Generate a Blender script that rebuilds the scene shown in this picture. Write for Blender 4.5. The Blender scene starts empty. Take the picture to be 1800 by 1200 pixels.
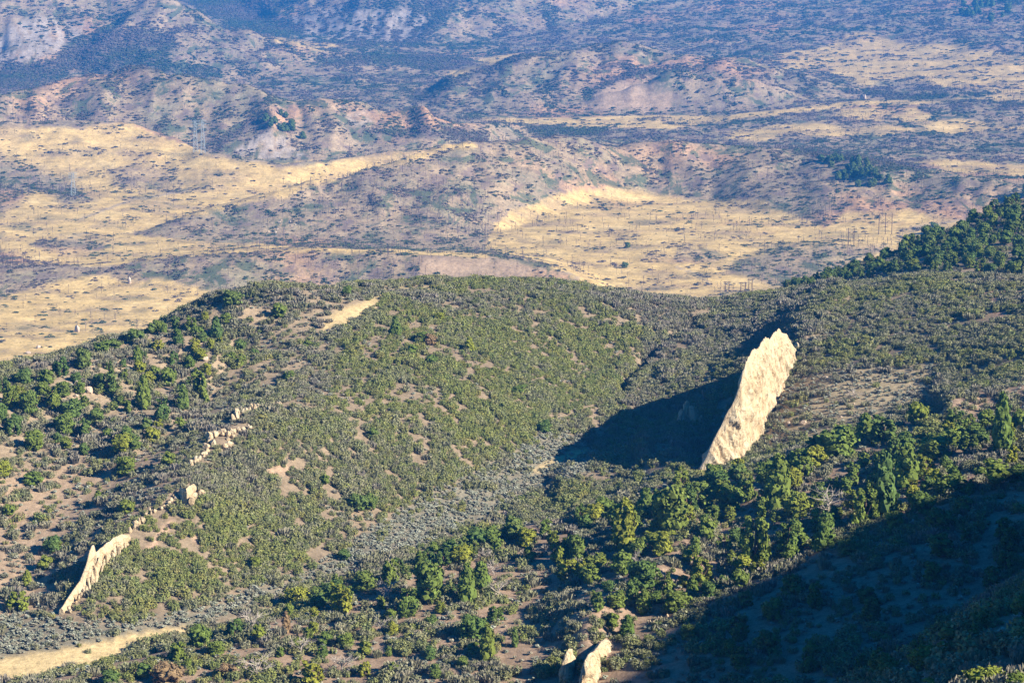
import bpy, math, random
import numpy as np
random.seed(7); RNG = np.random.default_rng(11)
R = math.radians
SC = bpy.context.scene
COL = SC.collection

# ------------------------------------------------------------------ camera, sky, sun
F = 4060.0                      # focal length in photo pixels (1800 wide)
TH = R(10.5)
cam = bpy.data.cameras.new('camera'); cam_ob = bpy.data.objects.new('camera', cam); COL.objects.link(cam_ob)
cam.sensor_width = 36; cam.lens = 36*F/1800.0
cam.clip_start = 1; cam.clip_end = 20000
cam_ob.location = (0, 0, 0); cam_ob.rotation_euler = (math.pi/2-TH, 0, 0)
SC.camera = cam_ob
SUN_EL, SUN_AZ = 30.0, 115.0    # azimuth clockwise from +Y
w = bpy.data.worlds.new('World'); SC.world = w; w.use_nodes = True
nt = w.node_tree; bg = nt.nodes['Background']
sky = nt.nodes.new('ShaderNodeTexSky'); sky.sky_type = 'NISHITA'; sky.sun_disc = False
sky.sun_elevation = R(SUN_EL); sky.sun_rotation = R(SUN_AZ); sky.ozone_density = 5.0
sky.air_density = 1.0; sky.dust_density = 0.0; sky.altitude = 2000
hs = nt.nodes.new('ShaderNodeHueSaturation'); hs.inputs['Saturation'].default_value = 1.35
nt.links.new(sky.outputs[0], hs.inputs['Color']); nt.links.new(hs.outputs[0], bg.inputs[0]); bg.inputs[1].default_value = 0.065
sl = bpy.data.lights.new('sun', 'SUN'); sun = bpy.data.objects.new('sun', sl); COL.objects.link(sun)
sl.energy = 4.8; sl.angle = R(0.5); sl.color = (1.0, 0.90, 0.72)
from mathutils import Vector
sd = Vector((math.sin(R(SUN_AZ))*math.cos(R(SUN_EL)), math.cos(R(SUN_AZ))*math.cos(R(SUN_EL)), math.sin(R(SUN_EL))))
sun.rotation_euler = sd.to_track_quat('Z', 'Y').to_euler(); sun.location = (300, -100, 200)
SC.view_settings.view_transform = 'Standard'; SC.view_settings.look = 'None'
SC.view_settings.exposure = 1.22; SC.view_settings.gamma = 1; SC.view_settings.use_curve_mapping = False
SC.render.engine = 'CYCLES'
SC.cycles.max_bounces = 4; SC.cycles.diffuse_bounces = 1; SC.cycles.glossy_bounces = 1
SC.cycles.volume_bounces = 0; SC.cycles.transparent_max_bounces = 4
HAZE_DENSITY = 0.00013; HAZE_COLOR = (0.05, 0.34, 1.0)

# ------------------------------------------------------------------ projection helpers
cT, sT = math.cos(TH), math.sin(TH)
def ray(u, v):
    a = (u-900)/F; b = (600-v)/F
    dy = cT + b*sT
    return a/dy, (-sT + b*cT)/dy
def proj(X, Y, Z):
    d = Y*cT - Z*sT
    return 900+F*X/d, 600-F*(Y*sT+Z*cT)/d

# ------------------------------------------------------------------ noise
def _h(ix, iy, seed):
    n = (ix.astype(np.int64)*374761393 + iy.astype(np.int64)*668265263 + seed*974634777) & 0xffffffff
    n = ((n ^ (n >> 13))*1274126177) & 0xffffffff
    n = (n ^ (n >> 16)) & 0xffff
    return n/65535.0*2*np.pi
def perlin(x, y, seed=0):
    x = np.asarray(x, float); y = np.asarray(y, float)
    ix = np.floor(x); iy = np.floor(y); fx = x-ix; fy = y-iy
    ux = fx*fx*fx*(fx*(fx*6-15)+10); uy = fy*fy*fy*(fy*(fy*6-15)+10)
    def g(dx, dy):
        a = _h(ix+dx, iy+dy, seed); return np.cos(a)*(fx-dx)+np.sin(a)*(fy-dy)
    a = g(0, 0); b = g(1, 0); c = g(0, 1); d = g(1, 1)
    return (a+(b-a)*ux+((c+(d-c)*ux)-(a+(b-a)*ux))*uy)*1.5
def fbm(x, y, seed=0, octv=4, rough=0.5):
    r = 0; a = 1; t = 0
    for o in range(octv):
        r = r+a*perlin(x*2**o+o*17.3, y*2**o-o*9.1, seed+o); t += a; a *= rough
    return r/t*1.3
def ridged(x, y, seed=0, octv=3):
    r = 0; a = 1; t = 0
    for o in range(octv):
        r = r+a*(1-2*np.abs(perlin(x*2**o+o*7.3, y*2**o-o*3.1, seed+o))); t += a; a *= 0.5
    return r/t
def sstep(a, b, x):
    t = np.clip((x-a)/(b-a), 0, 1); return t*t*(3-2*t)

# ------------------------------------------------------------------ terrain grid (fan: s = X/Y, Y)
NS = 600
core = np.linspace(-0.262, 0.262, NS)
side = 0.262+np.cumsum(0.0011*1.085**np.arange(1, 56))
S1 = np.concatenate([-side[::-1], core, side])
Y1 = np.concatenate([np.geomspace(14, 130, 60)[:-1], np.geomspace(130, 7600, 830)])
S, Y = np.meshgrid(S1, Y1); X = S*Y
U0 = 900+F*S*0.99               # rough column number

def tps(pts, sx, fY, lam=0.0):
    """pts: (s, Y, z).  thin-plate spline in (s*sx, fY(Y))."""
    P = np.array([(p[0]*sx, fY(p[1])) for p in pts]); z = np.array([p[2] for p in pts])
    def phi(d2): return 0.5*d2*np.log(d2+1e-9)
    d2 = ((P[:, None]-P[None])**2).sum(-1); n = len(P)
    A = np.zeros((n+3, n+3)); A[:n, :n] = phi(d2)+lam*np.eye(n)
    A[:n, n] = 1; A[:n, n+1:] = P; A[n, :n] = 1; A[n+1:, :n] = P.T
    b = np.concatenate([z, [0, 0, 0]]); c = np.linalg.solve(A, b)
    def ev(S_, Y_):
        qx = (S_*sx).ravel(); qy = fY(Y_).ravel()
        out = np.full(qx.shape, c[n])+c[n+1]*qx+c[n+2]*qy
        for k in range(n):
            out += c[k]*phi((qx-P[k, 0])**2+(qy-P[k, 1])**2)
        return out.reshape(S_.shape)
    return ev
def vis(L):
    o = []
    for u, v, z in L:
        s, t = ray(u, v); o.append((s, z/t, z))
    return o
def hid(L): return [(ray(u, 600)[0], y, z) for u, y, z in L]

# --- middle hills (valley, left hill, right hill)
mid_pts = vis([
 (0,1150,-127),(150,1135,-127),(330,1095,-127),(500,1040,-126.5),(620,985,-126),(700,940,-125.7),(800,895,-125),(900,850,-124.5),
 (1000,790,-123.3),(1060,740,-122),(1090,685,-119.8),(1150,625,-117.6),(1215,572,-114.8),(1265,543,-113),
 (560,1005,-125.5),(105,1090,-125),(165,1000,-120),(200,960,-118),(240,925,-116),(270,900,-114.8),(327,870,-112.5),(345,815,-110.5),
 (385,780,-109),(435,735,-107),(490,705,-106),
 (0,1090,-125.5),(60,1040,-123.8),(0,1000,-121.8),(75,990,-122),(0,900,-117),(100,900,-117.8),(200,850,-115.3),(0,800,-111.5),(150,800,-112.6),(270,785,-111.6),
 (190,765,-111.8),(260,740,-111.4),(320,690,-110),(370,620,-108),(405,575,-105.5),
 (0,720,-106.5),(100,690,-104.8),(200,640,-102.6),(290,605,-101.3),(0,680,-103.3),(100,648,-102),(200,611,-101),(280,586,-100.5),(400,533,-99),
 (430,524,-99),(520,508,-99.5),(680,503,-101),(850,500,-102),(1000,509,-104.5),(1100,523,-107.5),(1200,534,-111),(1300,530,-111),
 (1400,512,-108),(1500,500,-104.5),(1600,491,-101),(1700,487,-98),(1800,493,-96.5),
 (600,900,-121),(600,800,-114.5),(600,700,-108.5),(600,600,-104),(450,640,-105),(500,565,-101.5),(800,850,-122),(800,780,-117.2),
 (800,680,-111),(800,580,-106),(950,750,-119.5),(950,650,-113.7),(950,560,-108),(1040,640,-116.6),(1100,580,-112.3),(450,850,-115),
 (450,950,-121),(350,1000,-122),(250,1030,-123),(450,1010,-124.3),(700,860,-121),(700,640,-107.5),
 (1240,830,-119),(1290,812,-118),(1330,770,-116.5),(1350,720,-114.5),(1385,662,-111.3),(1395,625,-109.3),(1430,570,-106.3),(1480,515,-104.3),
 (1250,740,-121.3),(1150,745,-122.6),(1180,800,-122.8),(1080,800,-124),(1230,660,-118.2),(1300,600,-114.2),(1350,565,-110.8),(1230,610,-116.2),
 (1400,760,-113.5),(1400,700,-111.3),(1500,720,-110),(1500,620,-106),(1550,550,-103),(1650,680,-106),(1650,580,-101.5),(1800,700,-102.5),(1800,600,-98)])
mid_pts += vis([(2300,700,-98),(2300,600,-92),(2300,500,-88),(2300,900,-104),(-500,1150,-126),(-500,1000,-122),(-500,850,-114),(-500,720,-108),(-500,690,-104)])
mid_pts += hid([(u,y,z) for u,y0,z0 in [(-500,480,-106),(0,507,-103),(200,540,-101),(400,593,-99),(600,625,-100),(850,640,-102),(1050,648,-106),(1250,664,-112),(1400,668,-108),(1600,645,-101),(1800,615,-97),(2300,590,-90)]
                for y,z in [(y0+45,z0-11),(y0+130,z0-42),(y0+420,z0-120),(y0+800,z0-180)]])
mid_pts += hid([(u,330,-133) for u in (-300,200,600,1000)]+[(1300,400,-126),(1800,400,-118),(2300,380,-112),(-300,250,-145),(900,250,-150),(2000,250,-140)])
zmid = tps(mid_pts, 560, lambda y: 560*np.log(y/560), 0.5)
# --- foreground ridge
fg_pts = vis([
 (-200,1270,-117),(0,1222,-116.5),(100,1192,-116),(200,1164,-115.5),(330,1138,-116.1),(450,1098,-116.1),(600,1046,-115.7),(760,1003,-115.2),(900,952,-114.3),(1050,894,-113),(1150,862,-112.3),
 (1240,840,-112),(1350,815,-110.5),(1450,780,-107),(1560,752,-104),(1650,730,-102),(1800,700,-99),(2100,640,-93),
 (300,1200,-116.5),(600,1200,-117),(600,1100,-115.3),(900,1200,-116),(900,1100,-114.3),(900,1000,-112.6),(1100,1200,-114),(1100,1100,-112.5),(1000,1050,-114.2),(1100,1000,-111.3),(1100,930,-111.3),
 (1300,1000,-108),(1300,900,-108),(1450,950,-104.5),(1450,850,-104.5),(1650,860,-100),(1650,780,-100.3),(1800,820,-96),(1800,750,-97),
 (1300,1120,-109),(1500,1060,-105),(1500,1200,-108),(1700,1000,-101.5),(1700,1080,-104),(1800,940,-98),(1800,1050,-103),(1300,1200,-111),(2100,900,-90),(2100,800,-90)])
fg_pts += hid([(u,y0+35,-134+dz) for u,y0,dz in [(-200,325,0),(100,341,0),(330,361,0),(600,392,0),(900,423,2),(1150,452,4),(1350,463,8),(1560,468,11),(1800,474,14),(2100,475,18)]]+
              [(u,y0+150,-190) for u,y0 in [(-200,325),(330,361),(900,423),(1350,463),(1800,474)]]+
              [(u,270,-124) for u in (-200,300,700,1100)]+[(1500,270,-118),(2000,260,-112)]+[(u,180,-150) for u in (-200,500,1100,1600,2100)])
zfg = tps(fg_pts, 400, lambda y: 400*np.log(y/400), 0.3)

# --- crest / foot layers: lists of (u, v, z)
def curve(L):
    p = [(ray(u, v)[0], z/ray(u, v)[1], z) for u, v, z in L]; p.sort()
    a = np.array(p); return a[:, 0], a[:, 1], a[:, 2]
def layer(crest, foot, back=0.35, front=0.35, shape=1.15, edge=0.02):
    cs, cy, cz = curve(crest); fs, fy, fz = curve(foot)
    Yc = np.interp(S, cs, cy); Zc = np.interp(S, cs, cz)
    Yf = np.interp(S, fs, fy); Zf = np.interp(S, fs, fz)
    Yf = np.minimum(Yf, Yc-60)
    t = (Y-Yf)/(Yc-Yf)
    mid = Zf+(Zc-Zf)*np.clip(t, 0, 1)**shape
    z = np.where(t < 0, Zf-(Yf-Y)*front, np.where(t > 1, Zc-back*((Y-Yc)**2/(np.abs(Y-Yc)+15)), mid))
    lo, hi = cs[0], cs[-1]
    out = np.maximum(lo-S, 0)+np.maximum(S-hi, 0)
    return z-out*Y*0.9
L_sky = layer([(1310,545,-146),(1350,518,-139),(1390,504,-135),(1440,489,-131),(1500,470,-127),(1560,449,-123),(1620,418,-118),(1700,388,-114),(1800,350,-108),(2000,295,-100),(2400,200,-70)],
              [(1330,560,-138),(1500,520,-124),(1650,500,-114),(1800,510,-112),(2400,520,-105)], back=0.5)
L_T1 = layer([(-300,490,-250),(0,478,-248),(150,470,-246),(400,449,-239),(560,441,-236),(740,451,-236),(870,456,-237),(960,469,-240),(1040,495,-247),(1100,520,-258)],
             [(-300,540,-256),(0,530,-257),(400,530,-256),(740,530,-262),(1100,540,-264)], back=0.12)
L_M1 = layer([(130,432,-264),(230,412,-258),(350,375,-246),(500,340,-236),(640,302,-224),(820,256,-211),(960,247,-213),(1100,255,-222),(1300,264,-228),(1400,268,-228),(1500,279,-226),(1640,302,-226),(1800,337,-233),(2100,360,-240)],
             [(130,436,-265),(230,428,-263),(500,436,-263),(780,445,-263),(880,422,-263),(960,388,-262.5),(1050,360,-261.5),(1150,352,-261),(1250,352,-260),(1350,378,-257),(1450,395,-255),(1600,388,-253),(1800,395,-252),(2100,400,-252)], back=0.15)
L_D1 = layer([(1270,460,-259),(1380,434,-251),(1460,424,-248),(1540,428,-250),(1640,442,-257)], [(1270,500,-262),(1460,510,-262),(1640,500,-262)], back=0.15)
L_G1 = layer([(-400,230,-218),(0,217,-213),(100,214,-213),(230,217,-217),(300,240,-226),(370,271,-235),(500,289,-241),(620,274,-237),(700,264,-235),(820,252,-233),(920,250,-240),(1000,250,-262)],
             [(-400,330,-258),(0,330,-258),(370,345,-259),(500,340,-260),(640,335,-264),(1000,335,-268)], back=0.3)
L_HL = layer([(-400,190,-210),(0,172,-205),(100,150,-198),(160,128,-186),(250,126,-184),(380,146,-192),(500,171,-205),(620,181,-212),(750,196,-221),(860,214,-240),(930,225,-262)],
             [(-400,292,-262),(300,292,-262),(930,292,-268)], back=0.25)
L_H3 = layer([(690,178,-268),(770,150,-242),(850,109,-214),(930,95,-203),(1050,81,-193),(1150,85,-197),(1250,100,-206),(1400,125,-223),(1500,152,-240),(1580,175,-262)],
             [(690,212,-270),(1580,212,-270)], back=0.25)
L_H3b = layer([(940,203,-268),(985,193,-261),(1030,174,-249),(1060,157,-236),(1110,141,-224),(1180,126,-213),(1260,131,-216),(1350,151,-232),(1420,166,-247),(1500,185,-268)],
              [(1000,206,-272),(1500,206,-272)], back=0.5)
L_RT = layer([(1180,212,-266),(1250,207,-262),(1400,191,-252),(1500,179,-246),(1650,175,-242),(1800,181,-242),(2300,181,-240)],
             [(1180,262,-268),(1500,264,-262),(2300,264,-260)], back=0.12)
L_H4 = layer([(-500,-90,-58),(0,-60,-88),(180,-30,-116),(310,0,-141),(370,36,-174),(500,73,-206),(620,96,-226),(720,114,-243)],
             [(-500,142,-247),(300,142,-247),(720,150,-262)], back=0.4)
L_H5 = layer([(270,80,-262),(290,70,-255),(330,40,-225),(400,0,-185),(500,-60,-110),(650,-90,-72),(800,-80,-85),(1000,-60,-110),(1200,-40,-135),(1400,-40,-140)],
             [(270,84,-262),(400,77,-245),(760,92,-250),(1000,70,-240),(1400,30,-220)], back=0.2)
far_pts = vis([
 (-400,640,-248),(0,650,-248),(150,600,-250),(0,500,-254),(250,500,-254),(0,430,-257),(300,440,-257),(100,350,-255),(350,340,-258),(-400,350,-255),
 (1000,500,-258),(1300,500,-258),(1100,400,-259),(1300,350,-260),(1500,400,-254),(1750,380,-250),(2200,400,-250),(2200,500,-255),(1600,330,-255),
 (1000,208,-264),(1250,206,-263),(900,235,-264),(1500,182,-252),(1800,182,-246),(1600,120,-240),(1800,100,-225),(1500,60,-215),(1800,40,-195),(1500,0,-175),(1800,0,-165),
 (700,110,-244),(900,85,-240),(900,0,-185),(1200,0,-178),(1200,60,-222),(300,110,-240),(0,135,-243),(2300,0,-160),(2300,180,-240)])
far_pts += hid([(u,2500,-266) for u in (-400,100,600)]+[(u,6000,-20) for u in (-400,500,1300,2200)]+[(u,7600,120) for u in (-400,900,2200)]+[(u,900,-225) for u in (-400,400,1100,1800)]+[(u,650,-200) for u in (-400,900,2200)])
zfar = tps(far_pts, 1500, lambda y: 1500*np.log(y/1500), 1.0)

# --- camera's own hill and the mountain side that throws the big shadow (right, out of frame)
k = np.interp(S, [-1.5, 0.02, 0.08, 0.13, 0.17, 0.21, 0.26, 1.6], [0.50, 0.47, 0.425, 0.36, 0.332, 0.314, 0.30, 0.25])
Z_near = -Y*(k+0.0011*np.maximum(185-Y, 0))-1.5*np.exp(-Y/40) - np.maximum(Y-185, 0)**2/(np.maximum(Y-185, 0)+25)*0.55
def ridge_line(P, slope_w, slope_e):
    P = np.array(P, float); best = np.full(X.shape, -1e9)
    for a, b in zip(P[:-1], P[1:]):
        d = b-a; L2 = d[0]**2+d[1]**2
        t = np.clip(((X-a[0])*d[0]+(Y-a[1])*d[1])/L2, 0, 1)
        qx = a[0]+t*d[0]; qy = a[1]+t*d[1]; dist = np.hypot(X-qx, Y-qy)
        z = a[2]+t*d[2]-dist*slope_w
        best = np.maximum(best, z)
    return best
Z_cast = np.full(X.shape, -400.0)

def layer_stack():
    stack = [('near', Z_near), ('near', Z_cast), ('fg', zfg(S, Y)), ('mid', zmid(S, Y)), ('sky', L_sky), ('far', zfar(S, Y)), ('bench', L_T1), ('centre', L_M1),
             ('bench', L_D1), ('basin', L_G1), ('hills', L_HL), ('hills', L_H3), ('hills', L_H3b), ('basin2', L_RT), ('mount', L_H4), ('mount', L_H5)]
    near = (Y < 520); stack[2] = ('fg', np.where(Y < 620, stack[2][1], -999)); stack[3] = ('mid', np.where((Y > 200) & (Y < 1450), stack[3][1], -999))
    stack[0] = ('near', np.where(Y < 420, stack[0][1], -999))
    stack[4] = ('sky', np.where((Y > 560) & (Y < 1500), stack[4][1], -999))
    stack[5] = ('far', np.where(Y > 600, stack[5][1], -999))
    for i in range(6, len(stack)): stack[i] = (stack[i][0], np.where(Y > 1100, stack[i][1], -999))
    return stack
ST = layer_stack()
Z = np.max([z for _, z in ST], axis=0)
def ground(x, y):
    """bilinear terrain height at world x,y (arrays)"""
    x = np.asarray(x, float); y = np.asarray(y, float); s = x/y
    i = np.clip(np.searchsorted(Y1, y)-1, 0, len(Y1)-2); j = np.clip(np.searchsorted(S1, s)-1, 0, len(S1)-2)
    fy = np.clip((y-Y1[i])/(Y1[i+1]-Y1[i]), 0, 1); fx = np.clip((s-S1[j])/(S1[j+1]-S1[j]), 0, 1)
    return (Z[i, j]*(1-fy)*(1-fx)+Z[i+1, j]*fy*(1-fx)+Z[i, j+1]*(1-fy)*fx+Z[i+1, j+1]*fy*fx)
def hit(u, v, ymin=100):
    s, t = ray(u, v); ys = Y1[Y1 > ymin]
    z = ground(s*ys, ys); d = z-t*ys
    k_ = np.argmax(d > 0)
    if d[k_] <= 0: k_ = len(ys)-1
    if k_ == 0: y = ys[0]
    else:
        a, b = d[k_-1], d[k_]; y = ys[k_-1]+(ys[k_]-ys[k_-1])*(-a/(b-a))
    return Vector((s*y, y, float(ground(s*y, y))))
# crest of the shading mountain side: follows from the shadow edge that the photograph shows on the foreground ridge
edge = [hit(u, v, 250) for u, v in [(1050,1196),(1085,1130),(1130,1085),(1230,1052),(1340,990),(1430,945),(1560,905),(1680,872),(1800,835)]]
LS = 185.0
cl_ = [(p.x+sd.x/math.cos(R(SUN_EL))*LS, p.y+sd.y/math.cos(R(SUN_EL))*LS, p.z+math.tan(R(SUN_EL))*LS) for p in edge]
cl_ = [(186, 20, 35), (188, 90, 40), (190, 120, 54), (cl_[0][0], cl_[0][1]-45, 22), (cl_[0][0]-6, cl_[0][1]-10, cl_[0][2]+2)]+cl_+[(330, 372, 35), (480, 420, 60)]
Z_cast = ridge_line(cl_, 0.78, 0.5)
Z_cast = np.where((Y < 520) & (S > 0.2), Z_cast, -400)
ST[1] = ('near', Z_cast)
AZ = np.stack([z for _, z in ST]); ARG = AZ.argmax(0); Z = AZ.max(0); del AZ
NAMES = [n for n, _ in ST]
isfar = sstep(1000, 1300, Y)
# small ribs and banks (photo-scale spurs), heights in metres
PU, PV = proj(X, Y, Z)
def bump(pts, wl, wr, h, y0=300, y1=1000):
    global Z
    pts = np.array(pts, float); lo = pts.min(0)-3*max(wl, wr); hi = pts.max(0)+3*max(wl, wr)
    sel = (PU > lo[0]) & (PU < hi[0]) & (PV > lo[1]) & (PV < hi[1]) & (Y > y0) & (Y < y1)
    x = PU[sel]; y = PV[sel]; d2 = np.full(x.shape, 1e12); side_ = np.zeros(x.shape); tt = np.zeros(x.shape)
    n = len(pts)-1
    for i in range(n):
        ax, ay = pts[i]; bx, by = pts[i+1]; dx, dy = bx-ax, by-ay
        t = np.clip(((x-ax)*dx+(y-ay)*dy)/(dx*dx+dy*dy), 0, 1); q = (x-ax-t*dx)**2+(y-ay-t*dy)**2
        c = (x-ax)*dy-(y-ay)*dx; m = q < d2; d2 = np.where(m, q, d2); side_ = np.where(m, np.sign(c), side_); tt = np.where(m, (i+t)/n, tt)
    w = np.where(side_ < 0, wl, wr); d = np.sqrt(d2)/w
    Z[sel] += h*np.exp(-d*d)*sstep(0, 0.15, tt)*sstep(1, 0.85, tt)
# polylines run from near (low in the photo) to far; wl = width on the left side, wr on the right
bump([(1085,690),(1105,664),(1150,622),(1195,588),(1235,562)], 8, 13, -4.5)
bump([(1100,680),(1135,650),(1185,610),(1220,588)], 7, 40, 2.0)
bump([(1160,672),(1205,632),(1250,600)], 8, 26, 1.8)
bump([(190,815),(270,755),(330,715),(375,650),(410,590)], 14, 60, 3.0)
bump([(250,690),(330,620),(400,560),(430,535)], 12, 40, 1.2)
bump([(1000,1170),(1060,1090),(1120,1050),(1200,985),(1270,930)], 24, 90, 3.6, 280, 450)
bump([(1270,900),(1400,845),(1600,800),(1800,745)], 16, 60, 1.4, 380, 520)
bump([(600,1046),(760,1000),(900,950),(1000,905)], 12, 60, 2.2, 300, 470)
bump([(1650,740),(1720,715),(1830,690)], 10, 40, 3.0, 420, 520)
bump([(1395,625),(1430,580),(1470,535),(1495,515)], 14, 50, 2.4, 500, 760)
bump([(110,1085),(170,1000),(240,928),(300,880),(340,840),(400,770),(490,700)], 8, 26, 0.7)
bump([(1105,812),(1150,790),(1190,768),(1222,735)], 40, 13, 3.6, 400, 620)
bump([(960,862),(1050,838),(1140,818),(1235,812)], 30, 30, 3.4, 440, 620)
# relief noise
Z += isfar*(3.2*fbm(X/260, Y/260, 3, 4)+2.6*ridged(X/120+0.3*fbm(X/90, Y/90, 8, 2), Y/170, 5, 3)-1.0) * np.clip(Y/2300, 0.5, 1.8)
hillmask = 1.0*isfar*sstep(-262, -235, Z)*sstep(1500, 2100, Y)*np.where(np.isin(ARG, [5, 6, 8, 9, 13]), 0.22, 1.0)*np.where(ARG == 7, 0.7, 1.0)
for _ in range(12): hillmask[1:-1, 1:-1] = (hillmask[:-2, 1:-1]+hillmask[2:, 1:-1]+hillmask[1:-1, :-2]+hillmask[1:-1, 2:])/4
Z += hillmask*(16*ridged(X/105+0.5*fbm(X/140, Y/140, 18, 2), Y/300, 25, 4)+6*fbm(X/60,Y/90,27,3)-6.0)
Z += (1-isfar)*(0.55*fbm(X/22, Y/26, 31, 4)+0.9*fbm(X/60, Y/60, 33, 2))*np.clip(Y/500, 0.3, 1.2)
for _ in range(2):
    Zs = Z.copy(); Zs[1:-1, 1:-1] = (Z[1:-1, 1:-1]*4+Z[:-2, 1:-1]+Z[2:, 1:-1]+Z[1:-1, :-2]+Z[1:-1, 2:])/8; Z = Zs
Z += (1-isfar)*0.12*fbm(X/3.0, Y/3.0, 41, 2)
PU, PV = proj(X, Y, Z)
NR, NC = Z.shape

# ------------------------------------------------------------------ ground cover masks
def poly(pts, soft=6, y0=0, y1=1e9, arr=None):
    pts = np.array(pts, float); m = np.zeros(PU.shape)
    lo = pts.min(0)-3*soft; hi = pts.max(0)+3*soft
    sel = (PU > lo[0]) & (PU < hi[0]) & (PV > lo[1]) & (PV < hi[1]) & (Y > y0) & (Y < y1)
    if not sel.any(): return m
    x = PU[sel]+WOB[0][sel]*soft*1.4; y = PV[sel]+WOB[1][sel]*soft*1.4
    d2 = np.full(x.shape, 1e12); ins = np.zeros(x.shape, bool)
    n = len(pts)
    for i in range(n):
        ax, ay = pts[i]; bx, by = pts[(i+1) % n]
        dx, dy = bx-ax, by-ay; L = dx*dx+dy*dy+1e-9
        t = np.clip(((x-ax)*dx+(y-ay)*dy)/L, 0, 1)
        d2 = np.minimum(d2, (x-ax-t*dx)**2+(y-ay-t*dy)**2)
        c = ((ay > y) != (by > y)) & (x < (bx-ax)*(y-ay)/(by-ay+1e-12)+ax); ins ^= c
    sdf = np.sqrt(d2)*np.where(ins, 1, -1)
    m[sel] = sstep(-soft, soft, sdf); return m
def stroke(pts, wd, soft=2, y0=0, y1=1e9):
    pts = np.array(pts, float); m = np.zeros(PU.shape); lo = pts.min(0)-wd-3*soft; hi = pts.max(0)+wd+3*soft
    sel = (PU > lo[0]) & (PU < hi[0]) & (PV > lo[1]) & (PV < hi[1]) & (Y > y0) & (Y < y1)
    if not sel.any(): return m
    x = PU[sel]+WOB[0][sel]*2; y = PV[sel]+WOB[1][sel]*1.2; d2 = np.full(x.shape, 1e12)
    for i in range(len(pts)-1):
        ax, ay = pts[i]; bx, by = pts[i+1]; dx, dy = bx-ax, by-ay
        t = np.clip(((x-ax)*dx+(y-ay)*dy)/(dx*dx+dy*dy+1e-9), 0, 1)
        d2 = np.minimum(d2, (x-ax-t*dx)**2+(y-ay-t*dy)**2)
    m[sel] = sstep(wd+soft, wd-soft, np.sqrt(d2)); return m
WOB = (fbm(X/(Y*0.02), np.log(Y)*30, 51, 4), fbm(X/(Y*0.02)+40, np.log(Y)*30, 57, 4))
FARY, MIDY = 1100, 1000
grass = np.zeros(PU.shape)
for P, sft in [
  ([(-300,225),(0,222),(230,222),(300,245),(370,274),(500,292),(820,254),(850,256),(640,303),(500,342),(350,380),(230,412),(100,412),(-300,400)], 6),
  ([(850,440),(870,400),(900,370),(1000,335),(1100,330),(1180,345),(1250,352),(1340,352),(1380,372),(1450,400),(1490,372),(1600,372),(1700,388),(1800,366),(2100,360),(2100,480),(1390,520),(1200,530),(1040,510),(960,462)], 7),
  ([(-300,500),(0,520),(80,500),(170,480),(300,500),(420,530),(250,640),(-300,700)], 12),
  ([(-300,400),(0,402),(120,415),(230,412),(480,432),(860,445),(860,455),(700,447),(480,442),(300,452),(180,470),(60,462),(0,440),(-300,440)], 4),
  ([(840,207),(1000,205),(1250,203),(1260,214),(1160,228),(1060,224),(960,220),(860,215)], 3),
  ([(1250,205),(1400,190),(1500,178),(1700,172),(2000,176),(2000,184),(1700,180),(1500,187),(1380,200),(1250,215)], 2),
  ([(1500,60),(1600,75),(1800,95),(2100,100),(2100,170),(1800,168),(1650,150),(1500,140),(1400,120),(1330,110),(1420,90)], 12),
  ([(780,128),(850,103),(915,92),(905,104),(850,122),(800,140)], 3),
  ([(1600,285),(1680,282),(1800,290),(2000,290),(2000,312),(1800,310),(1700,306)], 6),
  ([(230,80),(280,84),(300,90),(260,92)], 3), ([(470,60),(560,76),(600,82),(560,90),(480,72)], 5)]:
    grass = np.maximum(grass, poly(P, sft, FARY))
grass = np.maximum(grass, 0.8*poly([(1250,230),(1500,190),(1800,190),(2100,190),(2100,260),(1700,262),(1500,250),(1300,262)], 16, FARY)*sstep(-0.1, 0.35, fbm(X/110, Y/160, 61, 3)))
brown_in = np.maximum(poly([(-300,255),(0,275),(90,305),(170,352),(120,365),(60,330),(0,380),(-300,380)], 10, FARY), 0.7*poly([(1190,440),(1240,436),(1290,452),(1230,462),(1180,458)], 4, FARY))
brown_in = np.maximum(brown_in, poly([(50,425),(120,420),(200,430),(160,442),(80,440)], 4, FARY))
brown_in = np.maximum(brown_in, poly([(1270,470),(1380,436),(1480,424),(1560,436),(1480,480),(1380,505),(1290,480)], 10, FARY)*0.95)
brown_in = np.maximum(brown_in, 0.6*poly([(180,290),(260,285),(340,320),(300,345),(200,325)], 12, FARY))
streak = fbm(X/(0.028*Y), Y/(0.05*Y)+np.log(Y)*60, 71, 4)
grass = sstep(0.22, 0.78, grass+0.17*fbm(X/(0.009*Y), np.log(Y)*75, 77, 4)*sstep(0.0, 0.3, grass)*sstep(1.0, 0.7, grass*0.9))
grass *= 1-brown_in
grass *= 0.55+0.45*sstep(-0.45, 0.25, streak)
bare = poly([(725,452),(800,453),(870,456),(935,467),(915,500),(740,502)], 5, FARY)
bare = np.maximum(bare, 1.0*poly([(1040,165),(1090,145),(1150,150),(1200,170),(1170,200),(1050,195)], 5, FARY))
cliff = np.maximum(poly([(500,30),(560,15),(660,18),(720,10),(750,30),(740,75),(640,72),(540,72)], 6, FARY), poly([(0,50),(60,30),(150,35),(150,60),(100,90),(40,115),(-40,118),(-40,60)], 6, FARY))
cliff = np.maximum(cliff, poly([(410,265),(470,228),(520,252),(545,282),(430,283)], 4, FARY))
cliff = np.maximum(cliff, 0.8*poly([(600,205),(640,195),(660,220),(620,225)], 4, FARY))
cliff = cliff*sstep(-0.15, 0.15, fbm(X/(0.004*Y), Z/6.0+Y/60, 81, 3)+0.12)
tracks = np.zeros(PU.shape)
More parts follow.
